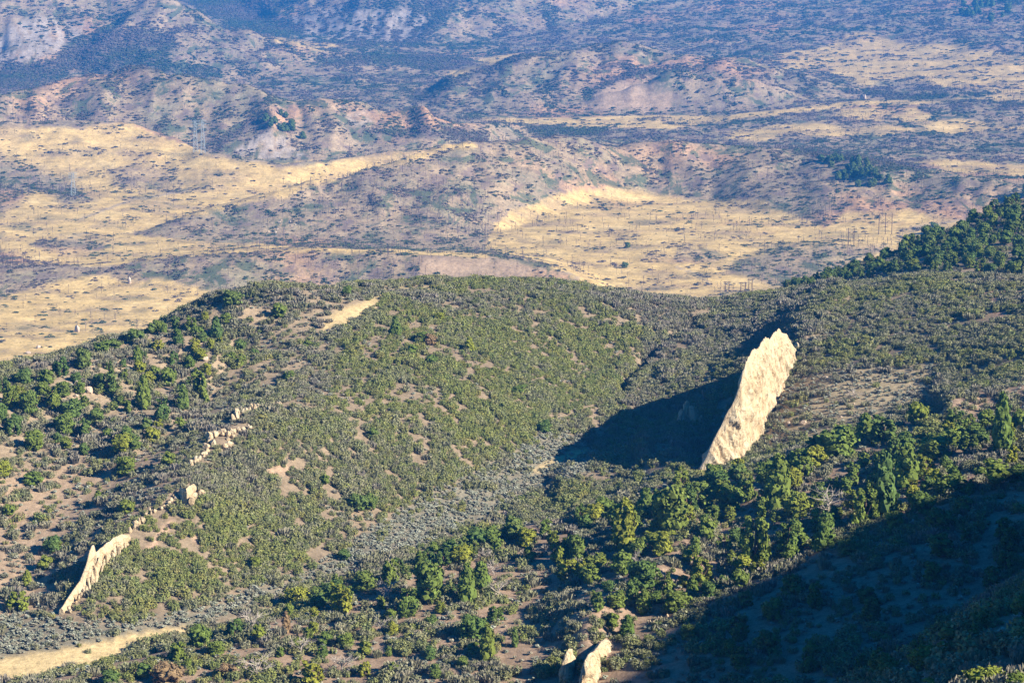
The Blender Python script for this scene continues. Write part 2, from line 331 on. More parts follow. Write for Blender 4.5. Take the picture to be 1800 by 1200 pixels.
for P in [[(950,468),(1000,480),(1060,510)],[(1190,470),(1215,478),(1250,500)],[(0,468),(60,470),(180,470),(330,455)],[(1600,400),(1680,388),(1800,376)],[(140,385),(230,352),(330,335)]]:
    tracks = np.maximum(tracks, stroke(P, 1.6, 1.3, FARY))
thick = np.zeros(PU.shape)  # shade of steep left-facing slopes painted as dark brush; also real dark forest
for P, wd in [([(745,172),(800,145),(850,122),(900,108),(930,98)],6),([(1030,172),(1065,150),(1110,132),(1200,122)],5),([(378,262),(400,240),(440,218),(470,205)],8),([(420,270),(450,245),(475,228)],5),
              ([(930,228),(1000,232),(1060,232)],5),([(560,105),(700,108),(860,120)],9),([(640,235),(760,235),(850,240)],9),([(1400,268),(1500,278),(1620,300)],6),([(1480,160),(1650,176),(1800,180)],3),([(130,115),(250,118),(380,130)],8)]:
    thick = np.maximum(thick, stroke(P, wd, 4, FARY))
thick = np.maximum(thick, poly([(120,70),(200,55),(300,60),(310,120),(160,125),(0,160),(0,120),(100,112)], 10, FARY))
thick = np.maximum(thick, poly([(310,-5),(460,-5),(520,25),(640,12),(700,-5),(900,-5),(800,10),(740,80),(560,75),(400,45)], 8, FARY)*0.9)
gpatch = fbm(X/(0.035*Y), np.log(Y)*28, 91, 4)

C = np.zeros(PU.shape+(3,))
def lay(m, col):
    global C
    m = np.clip(m, 0, 1)[..., None]; C = C*(1-m)+np.array(col)*m
lay(1, (0.24, 0.19, 0.135))                                   # tan soil
lay(0.5+0.5*fbm(X/9, Y/14, 101, 3), (0.275, 0.21, 0.145))
lay(isfar, (0.40, 0.295, 0.18))
lay(isfar*sstep(-0.2, 0.5, gpatch), (0.30, 0.24, 0.155))
lay(isfar*sstep(0.1, 0.6, fbm(X/190, Y/230, 111, 3)), (0.50, 0.30, 0.17))
lay(isfar*sstep(0.1, 0.5, -gpatch)*0.5, (0.25, 0.25, 0.15))
lay(grass, (0.66, 0.46, 0.18)); lay(grass*sstep(0.0, 0.7, streak)*0.6, (0.74, 0.55, 0.26)); lay(grass*sstep(0.0, 0.5, -streak)*0.7, (0.44, 0.31, 0.165))
lay(thick*0.8, (0.11, 0.105, 0.09)); lay(bare, (0.44, 0.31, 0.20)); lay(cliff*0.85, (0.43, 0.36, 0.30)); lay(tracks*0.8, (0.36, 0.29, 0.22))  # thick: slope shade put into the ground colour, along with forest
# middle distance
straw = poly([(555,568),(600,545),(672,514),(668,535),(600,578),(570,584)], 4, 350, MIDY)
straw = np.maximum(straw, poly([(-200,1195),(0,1158),(60,1146),(120,1138),(200,1120),(300,1102),(335,1100),(330,1112),(200,1160),(60,1200),(-200,1230)], 3, 300, MIDY))
straw = np.maximum(straw, poly([(925,832),(960,808),(1000,790),(1035,782),(1030,795),(960,828)], 5, 350, MIDY)*0.9)
straw = np.maximum(straw, 0.8*poly([(610,505),(760,500),(880,497),(760,510),(640,516)], 4, 350, MIDY))
sage = poly([(-200,1088),(0,1080),(110,1100),(230,1095),(330,1076),(420,1044),(560,1003),(640,940),(700,898),(760,866),(900,795),(945,760),(1010,765),(1060,800),(1000,850),(880,900),(760,950),(620,1000),(450,1065),(330,1105),(200,1125),(0,1160),(-200,1190)], 6, 300, MIDY)
shelf = poly([(-300,830),(0,825),(200,800),(300,790),(335,800),(310,860),(255,900),(160,960),(100,1080),(-300,1080)], 12, 300, MIDY)
lridge = poly([(-300,720),(0,665),(200,600),(400,525),(560,500),(640,520),(560,620),(480,690),(380,760),(250,800),(-300,830)], 12, 300, MIDY)
dryfin = poly([(1405,655),(1470,640),(1540,650),(1640,640),(1660,690),(1540,735),(1440,775),(1340,795),(1320,800),(1345,735),(1390,665)], 10, 440, MIDY)
openr = poly([(1420,600),(1520,560),(1680,560),(1800,520),(1800,600),(1700,640),(1560,640)], 14, 440, MIDY)*sstep(0.12, 0.35, fbm(X/16, Y/22, 131, 3))
fgm = ((ARG == 2) | (ARG == 0) | (ARG == 1)).astype(float)*(Y < 520)
midm = (ARG == 3).astype(float)*(Y < 1000); skym = (ARG == 4).astype(float)
inner = sstep(0.03, 0.36, fbm(X/20, Y/13, 121, 4))              # soil openings inside the brush
rimsoil = poly([(290,880),(420,830),(520,800),(600,700),(700,560),(800,500),(900,620),(760,760),(700,900),(560,980),(330,980)], 20, 300, MIDY)
lay(shelf*0.7, (0.40, 0.29, 0.20)); lay(lridge*0.5, (0.40, 0.31, 0.21)); lay(straw, (0.56, 0.43, 0.23)); lay(sage*(1-straw)*0.85, (0.21, 0.195, 0.15))
lay(dryfin*0.85, (0.40, 0.325, 0.205)); lay(fgm*0.6, (0.36, 0.25, 0.18)); lay(skym*0.6, (0.30, 0.24, 0.17))
redd = np.maximum(poly([(1735,500),(1850,480),(1850,570),(1750,560)], 12, 440, MIDY), poly([(1580,850),(1620,820),(1700,830),(1720,850),(1640,880),(1590,900)], 8, 300, 520))
lay(redd*0.7, (0.42, 0.26, 0.19))
gullyscar = np.maximum(stroke([(290,930),(305,915),(262,965),(245,985)], 5, 3, 300, MIDY), stroke([(330,930),(350,950),(385,965)], 3, 2, 300, MIDY))
gullyscar = np.maximum(gullyscar, stroke([(400,850),(450,845),(500,820),(540,850)], 5, 4, 300, MIDY))
lay(gullyscar, (0.48, 0.33, 0.23))
C *= (1+0.16*fbm(X/(0.008*Y+1), Y/(0.012*Y+2)+np.log(Y)*90, 141, 3))[..., None]

# vegetation densities (plants per square metre)
patchG = fbm(X/14, Y/14, 151, 3)
d_brush = midm*(0.74*(1-inner*(0.62+0.28*rimsoil)))
d_brush *= (1-0.97*straw)*(1-0.95*sage)*(1-0.80*shelf)*(1-0.72*lridge)*(1-0.94*dryfin)*(1-0.85*openr)*(1-0.9*gullyscar)
d_brush += midm*(shelf+lridge)*0.10*sstep(0.0, 0.3, patchG)*(1-straw)
d_brush += fgm*(0.12+0.40*sstep(-0.2, 0.35, fbm(X/11, Y/13, 161, 3)))*(1-0.8*redd)
d_brush += skym*0.10
gxs = np.abs(np.gradient(Z, axis=1)/(np.gradient(S1)[None, :]*Y)); gys = np.abs(np.gradient(Z, axis=0)/np.gradient(Y1)[:, None])
d_brush = d_brush*(1+0.7*np.clip(gxs+gys, 0, 1.2))+midm*0.5*sstep(0.35, 0.8, gxs+gys)*(1-straw)+fgm*0.35*sstep(0.4, 0.8, gxs+gys)
d_brush *= 1.35*sstep(-0.6, 0.15, fbm(X/4.5, Y/6.5, 191, 2))
d_brush *= ((Y < 760)|(skym > 0))&(Y > 125)
d_sage = (sage*1.9*(0.5+0.75*sstep(-0.35, 0.1, fbm(X/6, Y/8, 171, 3)))+shelf*0.16+lridge*0.14+dryfin*0.45+fgm*0.16+midm*inner*0.16)*(1-straw)*(1-gullyscar)*(Y < 720)*(Y > 125)
# greenness of the brush (0 grey bare .. 1 green leafy)
green = 0.55+0.75*fbm(X/26, Y/30, 181, 4)
green += 0.35*poly([(640,560),(1000,540),(1150,590),(1000,760),(760,860),(600,800),(560,700)], 30, 350, MIDY)+0.25*poly([(180,1020),(330,880),(560,900),(640,980),(560,1060),(300,1090),(180,1090)], 25, 300, MIDY)
green += 0.5*poly([(930,590),(1080,560),(1160,590),(1080,640),(980,640)], 20, 350, MIDY)
green -= 0.35*poly([(1000,510),(1250,530),(1450,500),(1350,620),(1150,620),(1000,560)], 25, 350, MIDY)+0.2*(shelf+lridge+dryfin+openr)
green = np.clip(green, 0, 1)

# ------------------------------------------------------------------ materials
def mat(name, rough=0.9):
    m = bpy.data.materials.new(name); m.use_nodes = True; b = m.node_tree.nodes['Principled BSDF']
    b.inputs['Roughness'].default_value = rough; b.inputs['Specular IOR Level'].default_value = 0.1
    return m, m.node_tree, b
def N(nt, t, **kw):
    n = nt.nodes.new(t)
    for a, v in kw.items(): setattr(n, a, v)
    return n
def mixc(nt, f, a, b, blend='MIX'):
    n = nt.nodes.new('ShaderNodeMix'); n.data_type = 'RGBA'; n.blend_type = blend
    for inp, val in ((n.inputs[0], f), (n.inputs[6], a), (n.inputs[7], b)):
        if hasattr(val, 'links'): nt.links.new(val, inp)
        elif isinstance(val, (int, float)): inp.default_value = val
        else: inp.default_value = (*val, 1)
    return n.outputs[2]
def ramp(nt, f, stops):
    n = nt.nodes.new('ShaderNodeValToRGB'); e = n.color_ramp.elements
    while len(e) < len(stops): e.new(0.5)
    for q, (p, c) in zip(e, stops): q.position = p; q.color = (*c, 1) if not isinstance(c, (int, float)) else (c, c, c, 1)
    nt.links.new(f, n.inputs[0]); return n.outputs[0]
def noise(nt, vec, scale, detail=4, rough=0.6):
    n = nt.nodes.new('ShaderNodeTexNoise'); n.inputs['Scale'].default_value = scale; n.inputs['Detail'].default_value = detail
    n.inputs['Roughness'].default_value = rough; nt.links.new(vec, n.inputs['Vector']); return n.outputs[0]

def terrain_mat(name, sc, bump, mottle=False):
    m, nt, b = mat(name, 1.0); b.inputs['Specular IOR Level'].default_value = 0.0
    at = N(nt, 'ShaderNodeAttribute', attribute_name='ground_color'); g = N(nt, 'ShaderNodeNewGeometry')
    n1 = noise(nt, g.outputs['Position'], sc, 5, 0.7); n2 = noise(nt, g.outputs['Position'], sc*5, 3, 0.7)
    c = mixc(nt, 1.0, at.outputs['Color'], ramp(nt, n1, [(0.3, 0.62), (0.5, 0.98), (0.72, 1.25)]), 'MULTIPLY')
    c = mixc(nt, 1.0, c, ramp(nt, n2, [(0.3, 0.75), (0.65, 1.18)]), 'MULTIPLY')
    if mottle:      # low leafless and green brush too small to be built one by one
        bb = N(nt, 'ShaderNodeAttribute', attribute_name='brush_cover'); mp = N(nt, 'ShaderNodeMapping'); mp.inputs['Scale'].default_value = (1, 0.55, 1); nt.links.new(g.outputs['Position'], mp.inputs[0])
        m1 = noise(nt, mp.outputs[0], 0.055, 6, 0.75); m2 = noise(nt, mp.outputs[0], 0.035, 6, 0.72); m2.node.inputs['Distortion'].default_value = 0.6
        def mul(f): q = N(nt, 'ShaderNodeMath', operation='MULTIPLY'); nt.links.new(f, q.inputs[0]); nt.links.new(bb.outputs['Fac'], q.inputs[1]); return q.outputs[0]
        c = mixc(nt, mul(ramp(nt, m1, [(0.50, 0.0), (0.60, 0.75)])), c, (0.20, 0.145, 0.13))
        c = mixc(nt, mul(ramp(nt, m2, [(0.53, 0.0), (0.59, 0.8)])), c, (0.075, 0.11, 0.06))
    nt.links.new(c, b.inputs['Base Color'])
    bp = N(nt, 'ShaderNodeBump'); bp.inputs['Strength'].default_value = 0.6; bp.inputs['Distance'].default_value = bump
    nt.links.new(n1, bp.inputs['Height']); nt.links.new(bp.outputs[0], b.inputs['Normal'])
    return m
M_near = terrain_mat('dry_soil_near', 0.8, 0.3); M_far = terrain_mat('dry_soil_far', 0.09, 2.0, True)

# build the terrain objects
TER = {'near': ('near_hillside', [0, 1], M_near), 'fg': ('foreground_ridge', [2], M_near), 'mid': ('valley_hills', [3], M_near), 'sky': ('wooded_ridge', [4], M_near),
       'plain': ('far_plain', [5], M_far), 'bench': ('low_benches', [6, 8], M_far), 'centre': ('brushy_hill', [7], M_far), 'basin': ('grassy_slopes', [9, 13], M_far),
       'hills': ('burned_hills', [10, 11, 12], M_far), 'mount': ('mountainside', [14, 15], M_far)}
VX = np.stack([X, Y, Z], -1).reshape(-1, 3); CC = np.concatenate([np.clip(C, 0.01, 0.9), np.ones(C.shape[:2]+(1,))], -1).reshape(-1, 4)
BC = ((1-0.93*grass)*(1-bare*0.9)*(1-cliff)).reshape(-1)
ii, jj = np.meshgrid(np.arange(NR-1), np.arange(NC-1), indexing='ij')
FQ = np.stack([ii*NC+jj, ii*NC+jj+1, (ii+1)*NC+jj+1, (ii+1)*NC+jj], -1).reshape(-1, 4); FA = ARG[:-1, :-1].reshape(-1)
for key, (nm, ids, m) in TER.items():
    f = FQ[np.isin(FA, ids)]
    if not len(f): continue
    used, inv = np.unique(f.ravel(), return_inverse=True)
    me = bpy.data.meshes.new(nm); v = VX[used]
    me.vertices.add(len(v)); me.vertices.foreach_set('co', v.ravel().astype(np.float32))
    nf = len(f); me.loops.add(nf*4); me.loops.foreach_set('vertex_index', inv.astype(np.int32).ravel())
    me.polygons.add(nf); me.polygons.foreach_set('loop_start', np.arange(nf, dtype=np.int32)*4); me.polygons.foreach_set('loop_total', np.full(nf, 4, np.int32))
    me.polygons.foreach_set('use_smooth', np.ones(nf, bool)); me.update(calc_edges=True)
    ca = me.color_attributes.new('ground_color', 'FLOAT_COLOR', 'POINT'); ca.data.foreach_set('color', CC[used].ravel().astype(np.float32))
    bc = me.attributes.new('brush_cover', 'FLOAT', 'POINT'); bc.data.foreach_set('value', BC[used].astype(np.float32))
    me.materials.append(m); o = bpy.data.objects.new(nm, me); COL.objects.link(o); o['kind'] = 'structure'

# ------------------------------------------------------------------ mesh helpers
def mesh(name, V, Fc, m=None, smooth=False, attr=None):
    me = bpy.data.meshes.new(name); me.from_pydata([tuple(map(float, p)) for p in V], [], [tuple(map(int, f)) for f in Fc])
    if smooth: me.polygons.foreach_set('use_smooth', np.ones(len(Fc), bool))
    if attr is not None:
        a = me.attributes.new('leaf_tone', 'FLOAT', 'FACE'); a.data.foreach_set('value', np.array(attr, np.float32))
    if m: me.materials.append(m)
    me.update(); return me
def tube(V, Fc, p, q, r0, r1, n=4):
    p = np.array(p, float); q = np.array(q, float); d = q-p; d /= np.linalg.norm(d)+1e-9
    a = np.cross(d, [0, 0, 1.0] if abs(d[2]) < 0.9 else [1.0, 0, 0]); a /= np.linalg.norm(a); b = np.cross(d, a); k0 = len(V)
    for c, r in ((p, r0), (q, r1)):
        for i in range(n):
            t = 2*math.pi*i/n; V.append(c+r*(math.cos(t)*a+math.sin(t)*b))
    for i in range(n): Fc.append((k0+i, k0+(i+1) % n, k0+n+(i+1) % n, k0+n+i))
def leaf_mat(name, cols, tones=(0.7, 1.35), instancer=False, alt=None, mixattr=None):
    m, nt, b = mat(name, 0.8); oi = N(nt, 'ShaderNodeObjectInfo')
    c = ramp(nt, oi.outputs['Random'], [(i/(len(cols)-1), cc) for i, cc in enumerate(cols)])
    if alt:
        at = N(nt, 'ShaderNodeAttribute', attribute_name='tint', attribute_type='INSTANCER')
        c = mixc(nt, at.outputs['Fac'], ramp(nt, oi.outputs['Random'], [(i/(len(alt)-1), cc) for i, cc in enumerate(alt)]), c)
    la = N(nt, 'ShaderNodeAttribute', attribute_name='leaf_tone')
    c = mixc(nt, 1.0, c, ramp(nt, la.outputs['Fac'], [(0, tones[0]), (1, tones[1])]), 'MULTIPLY')
    nt.links.new(c, b.inputs['Base Color']); return m

M_jun = leaf_mat('juniper_foliage', [(0.10,0.16,0.040),(0.13,0.185,0.040),(0.16,0.205,0.040),(0.095,0.155,0.045),(0.175,0.205,0.036)])
M_yel = leaf_mat('yellow_green_foliage', [(0.21,0.24,0.035),(0.25,0.26,0.038),(0.18,0.22,0.038)])
M_dark = leaf_mat('dark_pine_foliage', [(0.085,0.145,0.042),(0.11,0.165,0.046),(0.135,0.175,0.05)])
M_tan = leaf_mat('withered_foliage', [(0.22,0.16,0.09),(0.26,0.18,0.10)])
M_brush = leaf_mat('oak_brush_leaves', [(0.16,0.185,0.058),(0.20,0.215,0.066),(0.135,0.17,0.055),(0.23,0.215,0.068)], (0.75,1.6), alt=[(0.19,0.18,0.155),(0.225,0.20,0.17),(0.165,0.175,0.12)])
M_sage = leaf_mat('sagebrush_leaves', [(0.27,0.29,0.23),(0.32,0.33,0.265),(0.23,0.25,0.19),(0.33,0.295,0.23)], (0.6,1.4))
M_burn = leaf_mat('charred_wood', [(0.06,0.045,0.055),(0.10,0.08,0.09),(0.14,0.11,0.12)], (0.7,1.3))
M_farb = leaf_mat('far_brush_leaves', [(0.06,0.09,0.04),(0.08,0.11,0.045),(0.10,0.115,0.05)], (0.7,1.4), alt=[(0.16,0.12,0.11),(0.20,0.15,0.125),(0.13,0.105,0.095)])
m_, nt_, b_ = mat('bark'); b_.inputs['Base Color'].default_value = (0.15, 0.10, 0.07, 1); M_bark = m_
m_, nt_, b_ = mat('weathered_wood'); b_.inputs['Base Color'].default_value = (0.42, 0.37, 0.33, 1); M_grey = m_
m_, nt_, b_ = mat('dark_pole_wood'); b_.inputs['Base Color'].default_value = (0.12, 0.08, 0.06, 1); M_pole = m_
m_, nt_, b_ = mat('galvanised_steel', 0.5); b_.inputs['Base Color'].default_value = (0.38, 0.43, 0.45, 1); M_steel = m_

def leaves(V, Fc, A, c, r, n, size, rng, up=0.2, tone=None, center=None, jit=0.55):
    """n leaf quads filling a small clump, faces turned roughly away from center"""
    for _ in range(n):
        d = rng.normal(size=3); d /= np.linalg.norm(d)+1e-9
        p = c+d*r*rng.uniform(0.3, 1.0)
        nr = (p-center if center is not None else d); nr = nr/(np.linalg.norm(nr)+1e-9)+rng.normal(size=3)*jit; nr /= np.linalg.norm(nr)
        a = np.cross(nr, rng.normal(size=3)); a /= np.linalg.norm(a)+1e-9
        b = np.cross(nr, a); s_ = size*rng.uniform(0.6, 1.3); k0 = len(V)
        b = b+np.array([0, 0, up*0.4])
        V += [p-a*s_*0.5-b*s_*0.45, p+a*s_*0.5-b*s_*0.3, p+a*s_*0.28+b*s_*0.55, p-a*s_*0.35+b*s_*0.5]
        Fc.append((k0, k0+1, k0+2, k0+3)); A.append(np.clip((tone if tone is not None else 0.5)+rng.normal()*0.16, 0, 1))
def blob(V, Fc, A, c, r, rng, tone):
    k0 = len(V); nl, nm = 6, 4
    for i in range(nm):
        th = math.pi*(i+0.5)/nm
        for j in range(nl):
            ph = 2*math.pi*(j+0.5*(i % 2))/nl; q = r*rng.uniform(0.8, 1.15)
            V.append(c+q*np.array([math.sin(th)*math.cos(ph), math.sin(th)*math.sin(ph), math.cos(th)]))
    for i in range(nm-1):
        for j in range(nl):
            Fc.append((k0+i*nl+j, k0+(i+1)*nl+j, k0+(i+1)*nl+(j+1) % nl, k0+i*nl+(j+1) % nl)); A.append(tone)
    Fc.append(tuple(k0+j for j in range(nl))); A.append(tone)

def crown(seed, shape):
    """unit crown: height 1 (z 0..1), half-width about 0.42; shape: round, cone, lobed, flat"""
    rng = np.random.default_rng(seed); V = []; Fc = []; A = []
    lobes = []
    if shape == 'cone':
        for i in range(16):
            t = i/15; rr = 0.36*(1-t)**0.75+0.05
            a = i*2.4+rng.uniform(-.4, .4); lobes.append((np.array([math.cos(a)*rr*0.55, math.sin(a)*rr*0.55, 0.12+0.80*t]), 0.10+rr*0.42))
    elif shape == 'round':
        for i in range(15):
            d = rng.normal(size=3); d /= np.linalg.norm(d); q = rng.uniform(0.10, 0.30)
            lobes.append((np.array([d[0]*q, d[1]*q, 0.50+d[2]*0.29]), rng.uniform(0.14, 0.22)))
        for i in range(5):
            a = i*1.26+rng.uniform(0,1); lobes.append((np.array([math.cos(a)*0.2, math.sin(a)*0.2, 0.18]), 0.15))
    elif shape == 'lobed':
        for kx in range(3):
            a = kx*2.1+rng.uniform(0, 1); ox, oy = math.cos(a)*0.2, math.sin(a)*0.2; top = rng.uniform(0.6, 0.98)
            for i in range(7):
                t = i/6; lobes.append((np.array([ox+rng.uniform(-.09,.09), oy+rng.uniform(-.09,.09), 0.12+(top-0.22)*t]), rng.uniform(0.11, 0.17)*(1-0.35*t)))
    else:
        for i in range(16):
            a = rng.uniform(0, 6.3); q = rng.uniform(0, 0.38); lobes.append((np.array([math.cos(a)*q, math.sin(a)*q, rng.uniform(0.25, 0.75)]), rng.uniform(0.12, 0.2)))
    for c, r in lobes:
        tn = rng.uniform(0.25, 0.75)
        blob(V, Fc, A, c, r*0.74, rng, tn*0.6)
        for _ in range(11):
            d = rng.normal(size=3); d /= np.linalg.norm(d); d[2] = abs(d[2])*0.8 if rng.random() < .6 else d[2]
            leaves(V, Fc, A, c+d*r*0.85, r*0.32, 6, 0.062, rng, tone=tn, center=c*0.6+np.array([0, 0, 0.16]))
    V = np.array(V); V[:, 2] = np.clip(V[:, 2], 0.0, 1.05)
    return V, Fc, A
SHAPES = ['round', 'lobed', 'cone', 'round', 'lobed', 'cone', 'flat', 'round']
CROWN = {}
for kx, (mm, nm) in enumerate(((M_jun, 'crown'), (M_yel, 'crown_yellow'), (M_dark, 'crown_dark'), (M_tan, 'crown_tan'))):
    CROWN[kx] = []
for i, sh in enumerate(SHAPES):
    V, Fc, A = crown(100+i, sh)
    for kx, mm in enumerate((M_jun, M_yel, M_dark, M_tan)):
        CROWN[kx].append(mesh('crown', V, Fc, mm, attr=A))
V = []; Fc = []
tube(V, Fc, (0, 0, -0.08), (0.02, 0.01, 0.3), 0.045, 0.03, 6); tube(V, Fc, (0.02, 0.01, 0.3), (-0.01, 0.03, 0.75), 0.03, 0.01, 5)
tube(V, Fc, (0.01, 0.0, 0.15), (0.2, 0.05, 0.5), 0.022, 0.008, 4); tube(V, Fc, (0.0, 0.0, 0.18), (-0.17, -0.1, 0.52), 0.022, 0.008, 4)
TRUNK = mesh('trunk', V, Fc, M_bark)

def empty(name, loc, label=None, cat=None, group=None, rz=0):
    o = bpy.data.objects.new(name, None); COL.objects.link(o); o.location = loc; o.rotation_euler = (0, 0, rz); o.empty_display_size = 0.5
    if label: o['label'] = label
    if cat: o['category'] = cat
    if group: o['group'] = group
    return o
def part(name, me, parent, loc=(0, 0, 0), label=None, scale=None):
    o = bpy.data.objects.new(name, me); COL.objects.link(o); o.parent = parent; o.location = loc
    if scale: o.scale = scale
    if label: o['label'] = label
    return o
def tree(name, P, h, wdt, color, shape, label, group, rng=random, cat='tree'):
    e = empty(name, P, label, cat, group, rng.uniform(0, 6.28))
    wdt *= 1.42 if P[1] < 480 else (1.25 if P[1] < 620 else 1.1); h *= 1.22 if P[1] < 480 else (1.12 if P[1] < 620 else 1.0); sc = (wdt/0.86, wdt/0.86, h)
    part('trunk', TRUNK, e, scale=sc)
    part('crown', CROWN[color][shape], e, scale=sc)
    return e

# ------------------------------------------------------------------ rocks
def rock_mat(name, base, dark, red):
    m, nt, b = mat(name, 0.95); g = N(nt, 'ShaderNodeNewGeometry'); mp = N(nt, 'ShaderNodeMapping'); nt.links.new(g.outputs['Position'], mp.inputs[0])
    mp.inputs['Scale'].default_value = (1, 1, 0.35); n1 = noise(nt, mp.outputs[0], 0.55, 6, 0.65); n2 = noise(nt, g.outputs['Position'], 2.2, 5, 0.7)
    c = mixc(nt, ramp(nt, n1, [(0.42, 0.0), (0.62, 1.0)]), base, red); c = mixc(nt, ramp(nt, n2, [(0.34, 0.85), (0.42, 0.0)]), c, dark)
    v = N(nt, 'ShaderNodeTexVoronoi', feature='DISTANCE_TO_EDGE'); v.inputs['Scale'].default_value = 0.7; nt.links.new(mp.outputs[0], v.inputs['Vector'])
    c = mixc(nt, ramp(nt, v.outputs['Distance'], [(0.0, 0.6), (0.05, 0.0)]), c, dark)
    n3 = noise(nt, mp.outputs[0], 1.6, 6, 0.75); c = mixc(nt, ramp(nt, n3, [(0.58, 0.0), (0.70, 0.35)]), c, dark)
    nt.links.new(c, b.inputs['Base Color']); bp = N(nt, 'ShaderNodeBump'); bp.inputs['Strength'].default_value = 0.8; bp.inputs['Distance'].default_value = 0.45
    nt.links.new(n2, bp.inputs['Height']); nt.links.new(bp.outputs[0], b.inputs['Normal']); return m
M_rock = rock_mat('cream_sandstone', (0.58,0.49,0.345), (0.23,0.155,0.095), (0.55,0.41,0.255))
M_rock2 = rock_mat('pale_boulder', (0.60,0.50,0.40), (0.30,0.22,0.17), (0.52,0.38,0.28))

ROCKPTS = []
def wall_mesh(cols, thick, seed, m, nper=3.0, rough=1.0, lean=0.0, ymin=300, taper=0.35, depth=None):
    """cols: (u, v_base, v_top) along the rock; returns (origin, mesh)"""
    B = [hit(u, vb, ymin) for u, vb, vt in cols]
    if depth: B = [Vector((b.x+0, b.y, b.z)) for b in B]
    ROCKPTS.extend([(b.x, b.y, thick*0.5+0.7) for b in B])
    Hh = [max(0.3, (vb-vt)*b.y/F/cT) for b, (u, vb, vt) in zip(B, cols)]
    B = np.array([list(b) for b in B]); Hh = np.array(Hh)
    L = np.concatenate([[0], np.cumsum(np.hypot(*(np.diff(B[:, :2], axis=0).T)))])
    n = max(8, int(L[-1]/ (nper*0.2))); n = min(n, 230); l = np.linspace(0, L[-1], n)
    bx = np.interp(l, L, B[:, 0]); by = np.interp(l, L, B[:, 1]); bz = np.interp(l, L, B[:, 2]); hh = np.interp(l, L, Hh)
    dirx = np.gradient(bx, l); diry = np.gradient(by, l); q = np.hypot(dirx, diry)+1e-9; nx, ny = diry/q, -dirx/q      # right-hand normal
    jag = fbm(l/6.5, l*0+seed*3.1, seed, 4)*0.07+ridged(l/2.5, l*0+seed, seed+3, 2)*0.03*rough
    hh = hh*(1+jag*rough)
    K = 56; V = []; Fc = []; org = np.array([bx.mean(), by.mean(), bz.min()])
    qs = np.linspace(-1, 1, K)
    th = thick*(0.55+0.45*np.clip(np.minimum(l, L[-1]-l)/(thick*1.2+0.1), 0, 1))
    for i in range(n):
        for qk in qs:
            a = abs(qk); hgt = -0.8+(hh[i]+0.8)*(1-a**1.35)**0.9 if a < 1 else -1.5
            off = math.copysign(th[i]/2*(1-(1-a)**3.0)**0.8*(0.55+0.45*a if a > 0 else 1), qk)
            dn = rough*(-0.45*max(0.0, float(ridged(l[i]/5.5+hgt/16, hgt/30+seed, seed+12, 2))-0.45)*2.2+0.9*float(fbm(l[i]/3.6+hgt/9, hgt/6.0+seed, seed+9, 4))+0.5*round(float(perlin(l[i]/2.6+hgt/6, hgt/4.3, seed+5))*3)/3+0.5*round(float(perlin(l[i]/9+hgt/14, hgt/12, seed+6))*3)/3)
            off += math.copysign(dn, qk)*min(1, a*3)*min(1.2, thick/1.6)
            V.append(np.array([bx[i]+nx[i]*(off+lean*max(hgt, 0)), by[i]+ny[i]*(off+lean*max(hgt, 0)), bz[i]+hgt])-org)
    for i in range(n-1):
        for k_ in range(K-1): Fc.append((i*K+k_, (i+1)*K+k_, (i+1)*K+k_+1, i*K+k_+1))
    Fc.append(tuple(range(K))); Fc.append(tuple((n-1)*K+k_ for k_ in range(K-1, -1, -1)))
    return org, mesh('rock', V, Fc, m)
def boulder_mesh(seed, m, rad=1.0, stretch=(1, 1, 1)):
    import bmesh
    bm = bmesh.new(); bmesh.ops.create_icosphere(bm, subdivisions=3, radius=1.0); rg = np.random.default_rng(seed)
    planes = [(lambda d: d/np.linalg.norm(d))(rg.normal(size=3)) for _ in range(9)]; offs = rg.uniform(0.55, 0.85, 9)
    for v in bm.verts:
        p = np.array(v.co)
        for pl, of in zip(planes, offs):
            d = p.dot(pl)
            if d > of: p = p-pl*(d-of)
        p = p*(1+0.09*float(perlin(p[0]*3+seed, p[1]*3+p[2]*2.3, seed))); v.co = Vector(p*np.array(stretch)*rad)
    me = bpy.data.meshes.new('rock'); bm.to_mesh(me); bm.free(); me.materials.append(m); return me
def outcrop(name, label, cols, thick, seed, rocks=(), part_name='slab', group=None, **kw):
    org, me = wall_mesh(cols, thick, seed, kw.pop('m', M_rock), **kw)
    e = empty(name, tuple(org), label, 'rock', group); part(part_name, me, e)
    for i, (u, v, px, st) in enumerate(rocks):
        P = hit(u, v, kw.get('ymin', 300)); r = px*P.y/F/2
        part('block', boulder_mesh(seed*7+i, M_rock, r, st), e, loc=(P.x-org[0], P.y-org[1], P.z-org[2]+r*0.3*st[2]))
    return e
def boulder(label, u, v, px, st=(1, 1, 1), seed=1, m=None, group=None, ymin=300, sink=0.35):
    P = hit(u, v, ymin); r = px*P.y/F/2; o = bpy.data.objects.new('boulder', boulder_mesh(seed, m or M_rock2, r, st)); COL.objects.link(o)
    o.location = (P.x, P.y, P.z+r*st[2]*sink); ROCKPTS.append((P.x, P.y, r+0.8)); o.rotation_euler = (0, 0, seed*1.3); o['label'] = label; o['category'] = 'rock'
    if group: o['group'] = group
    return o

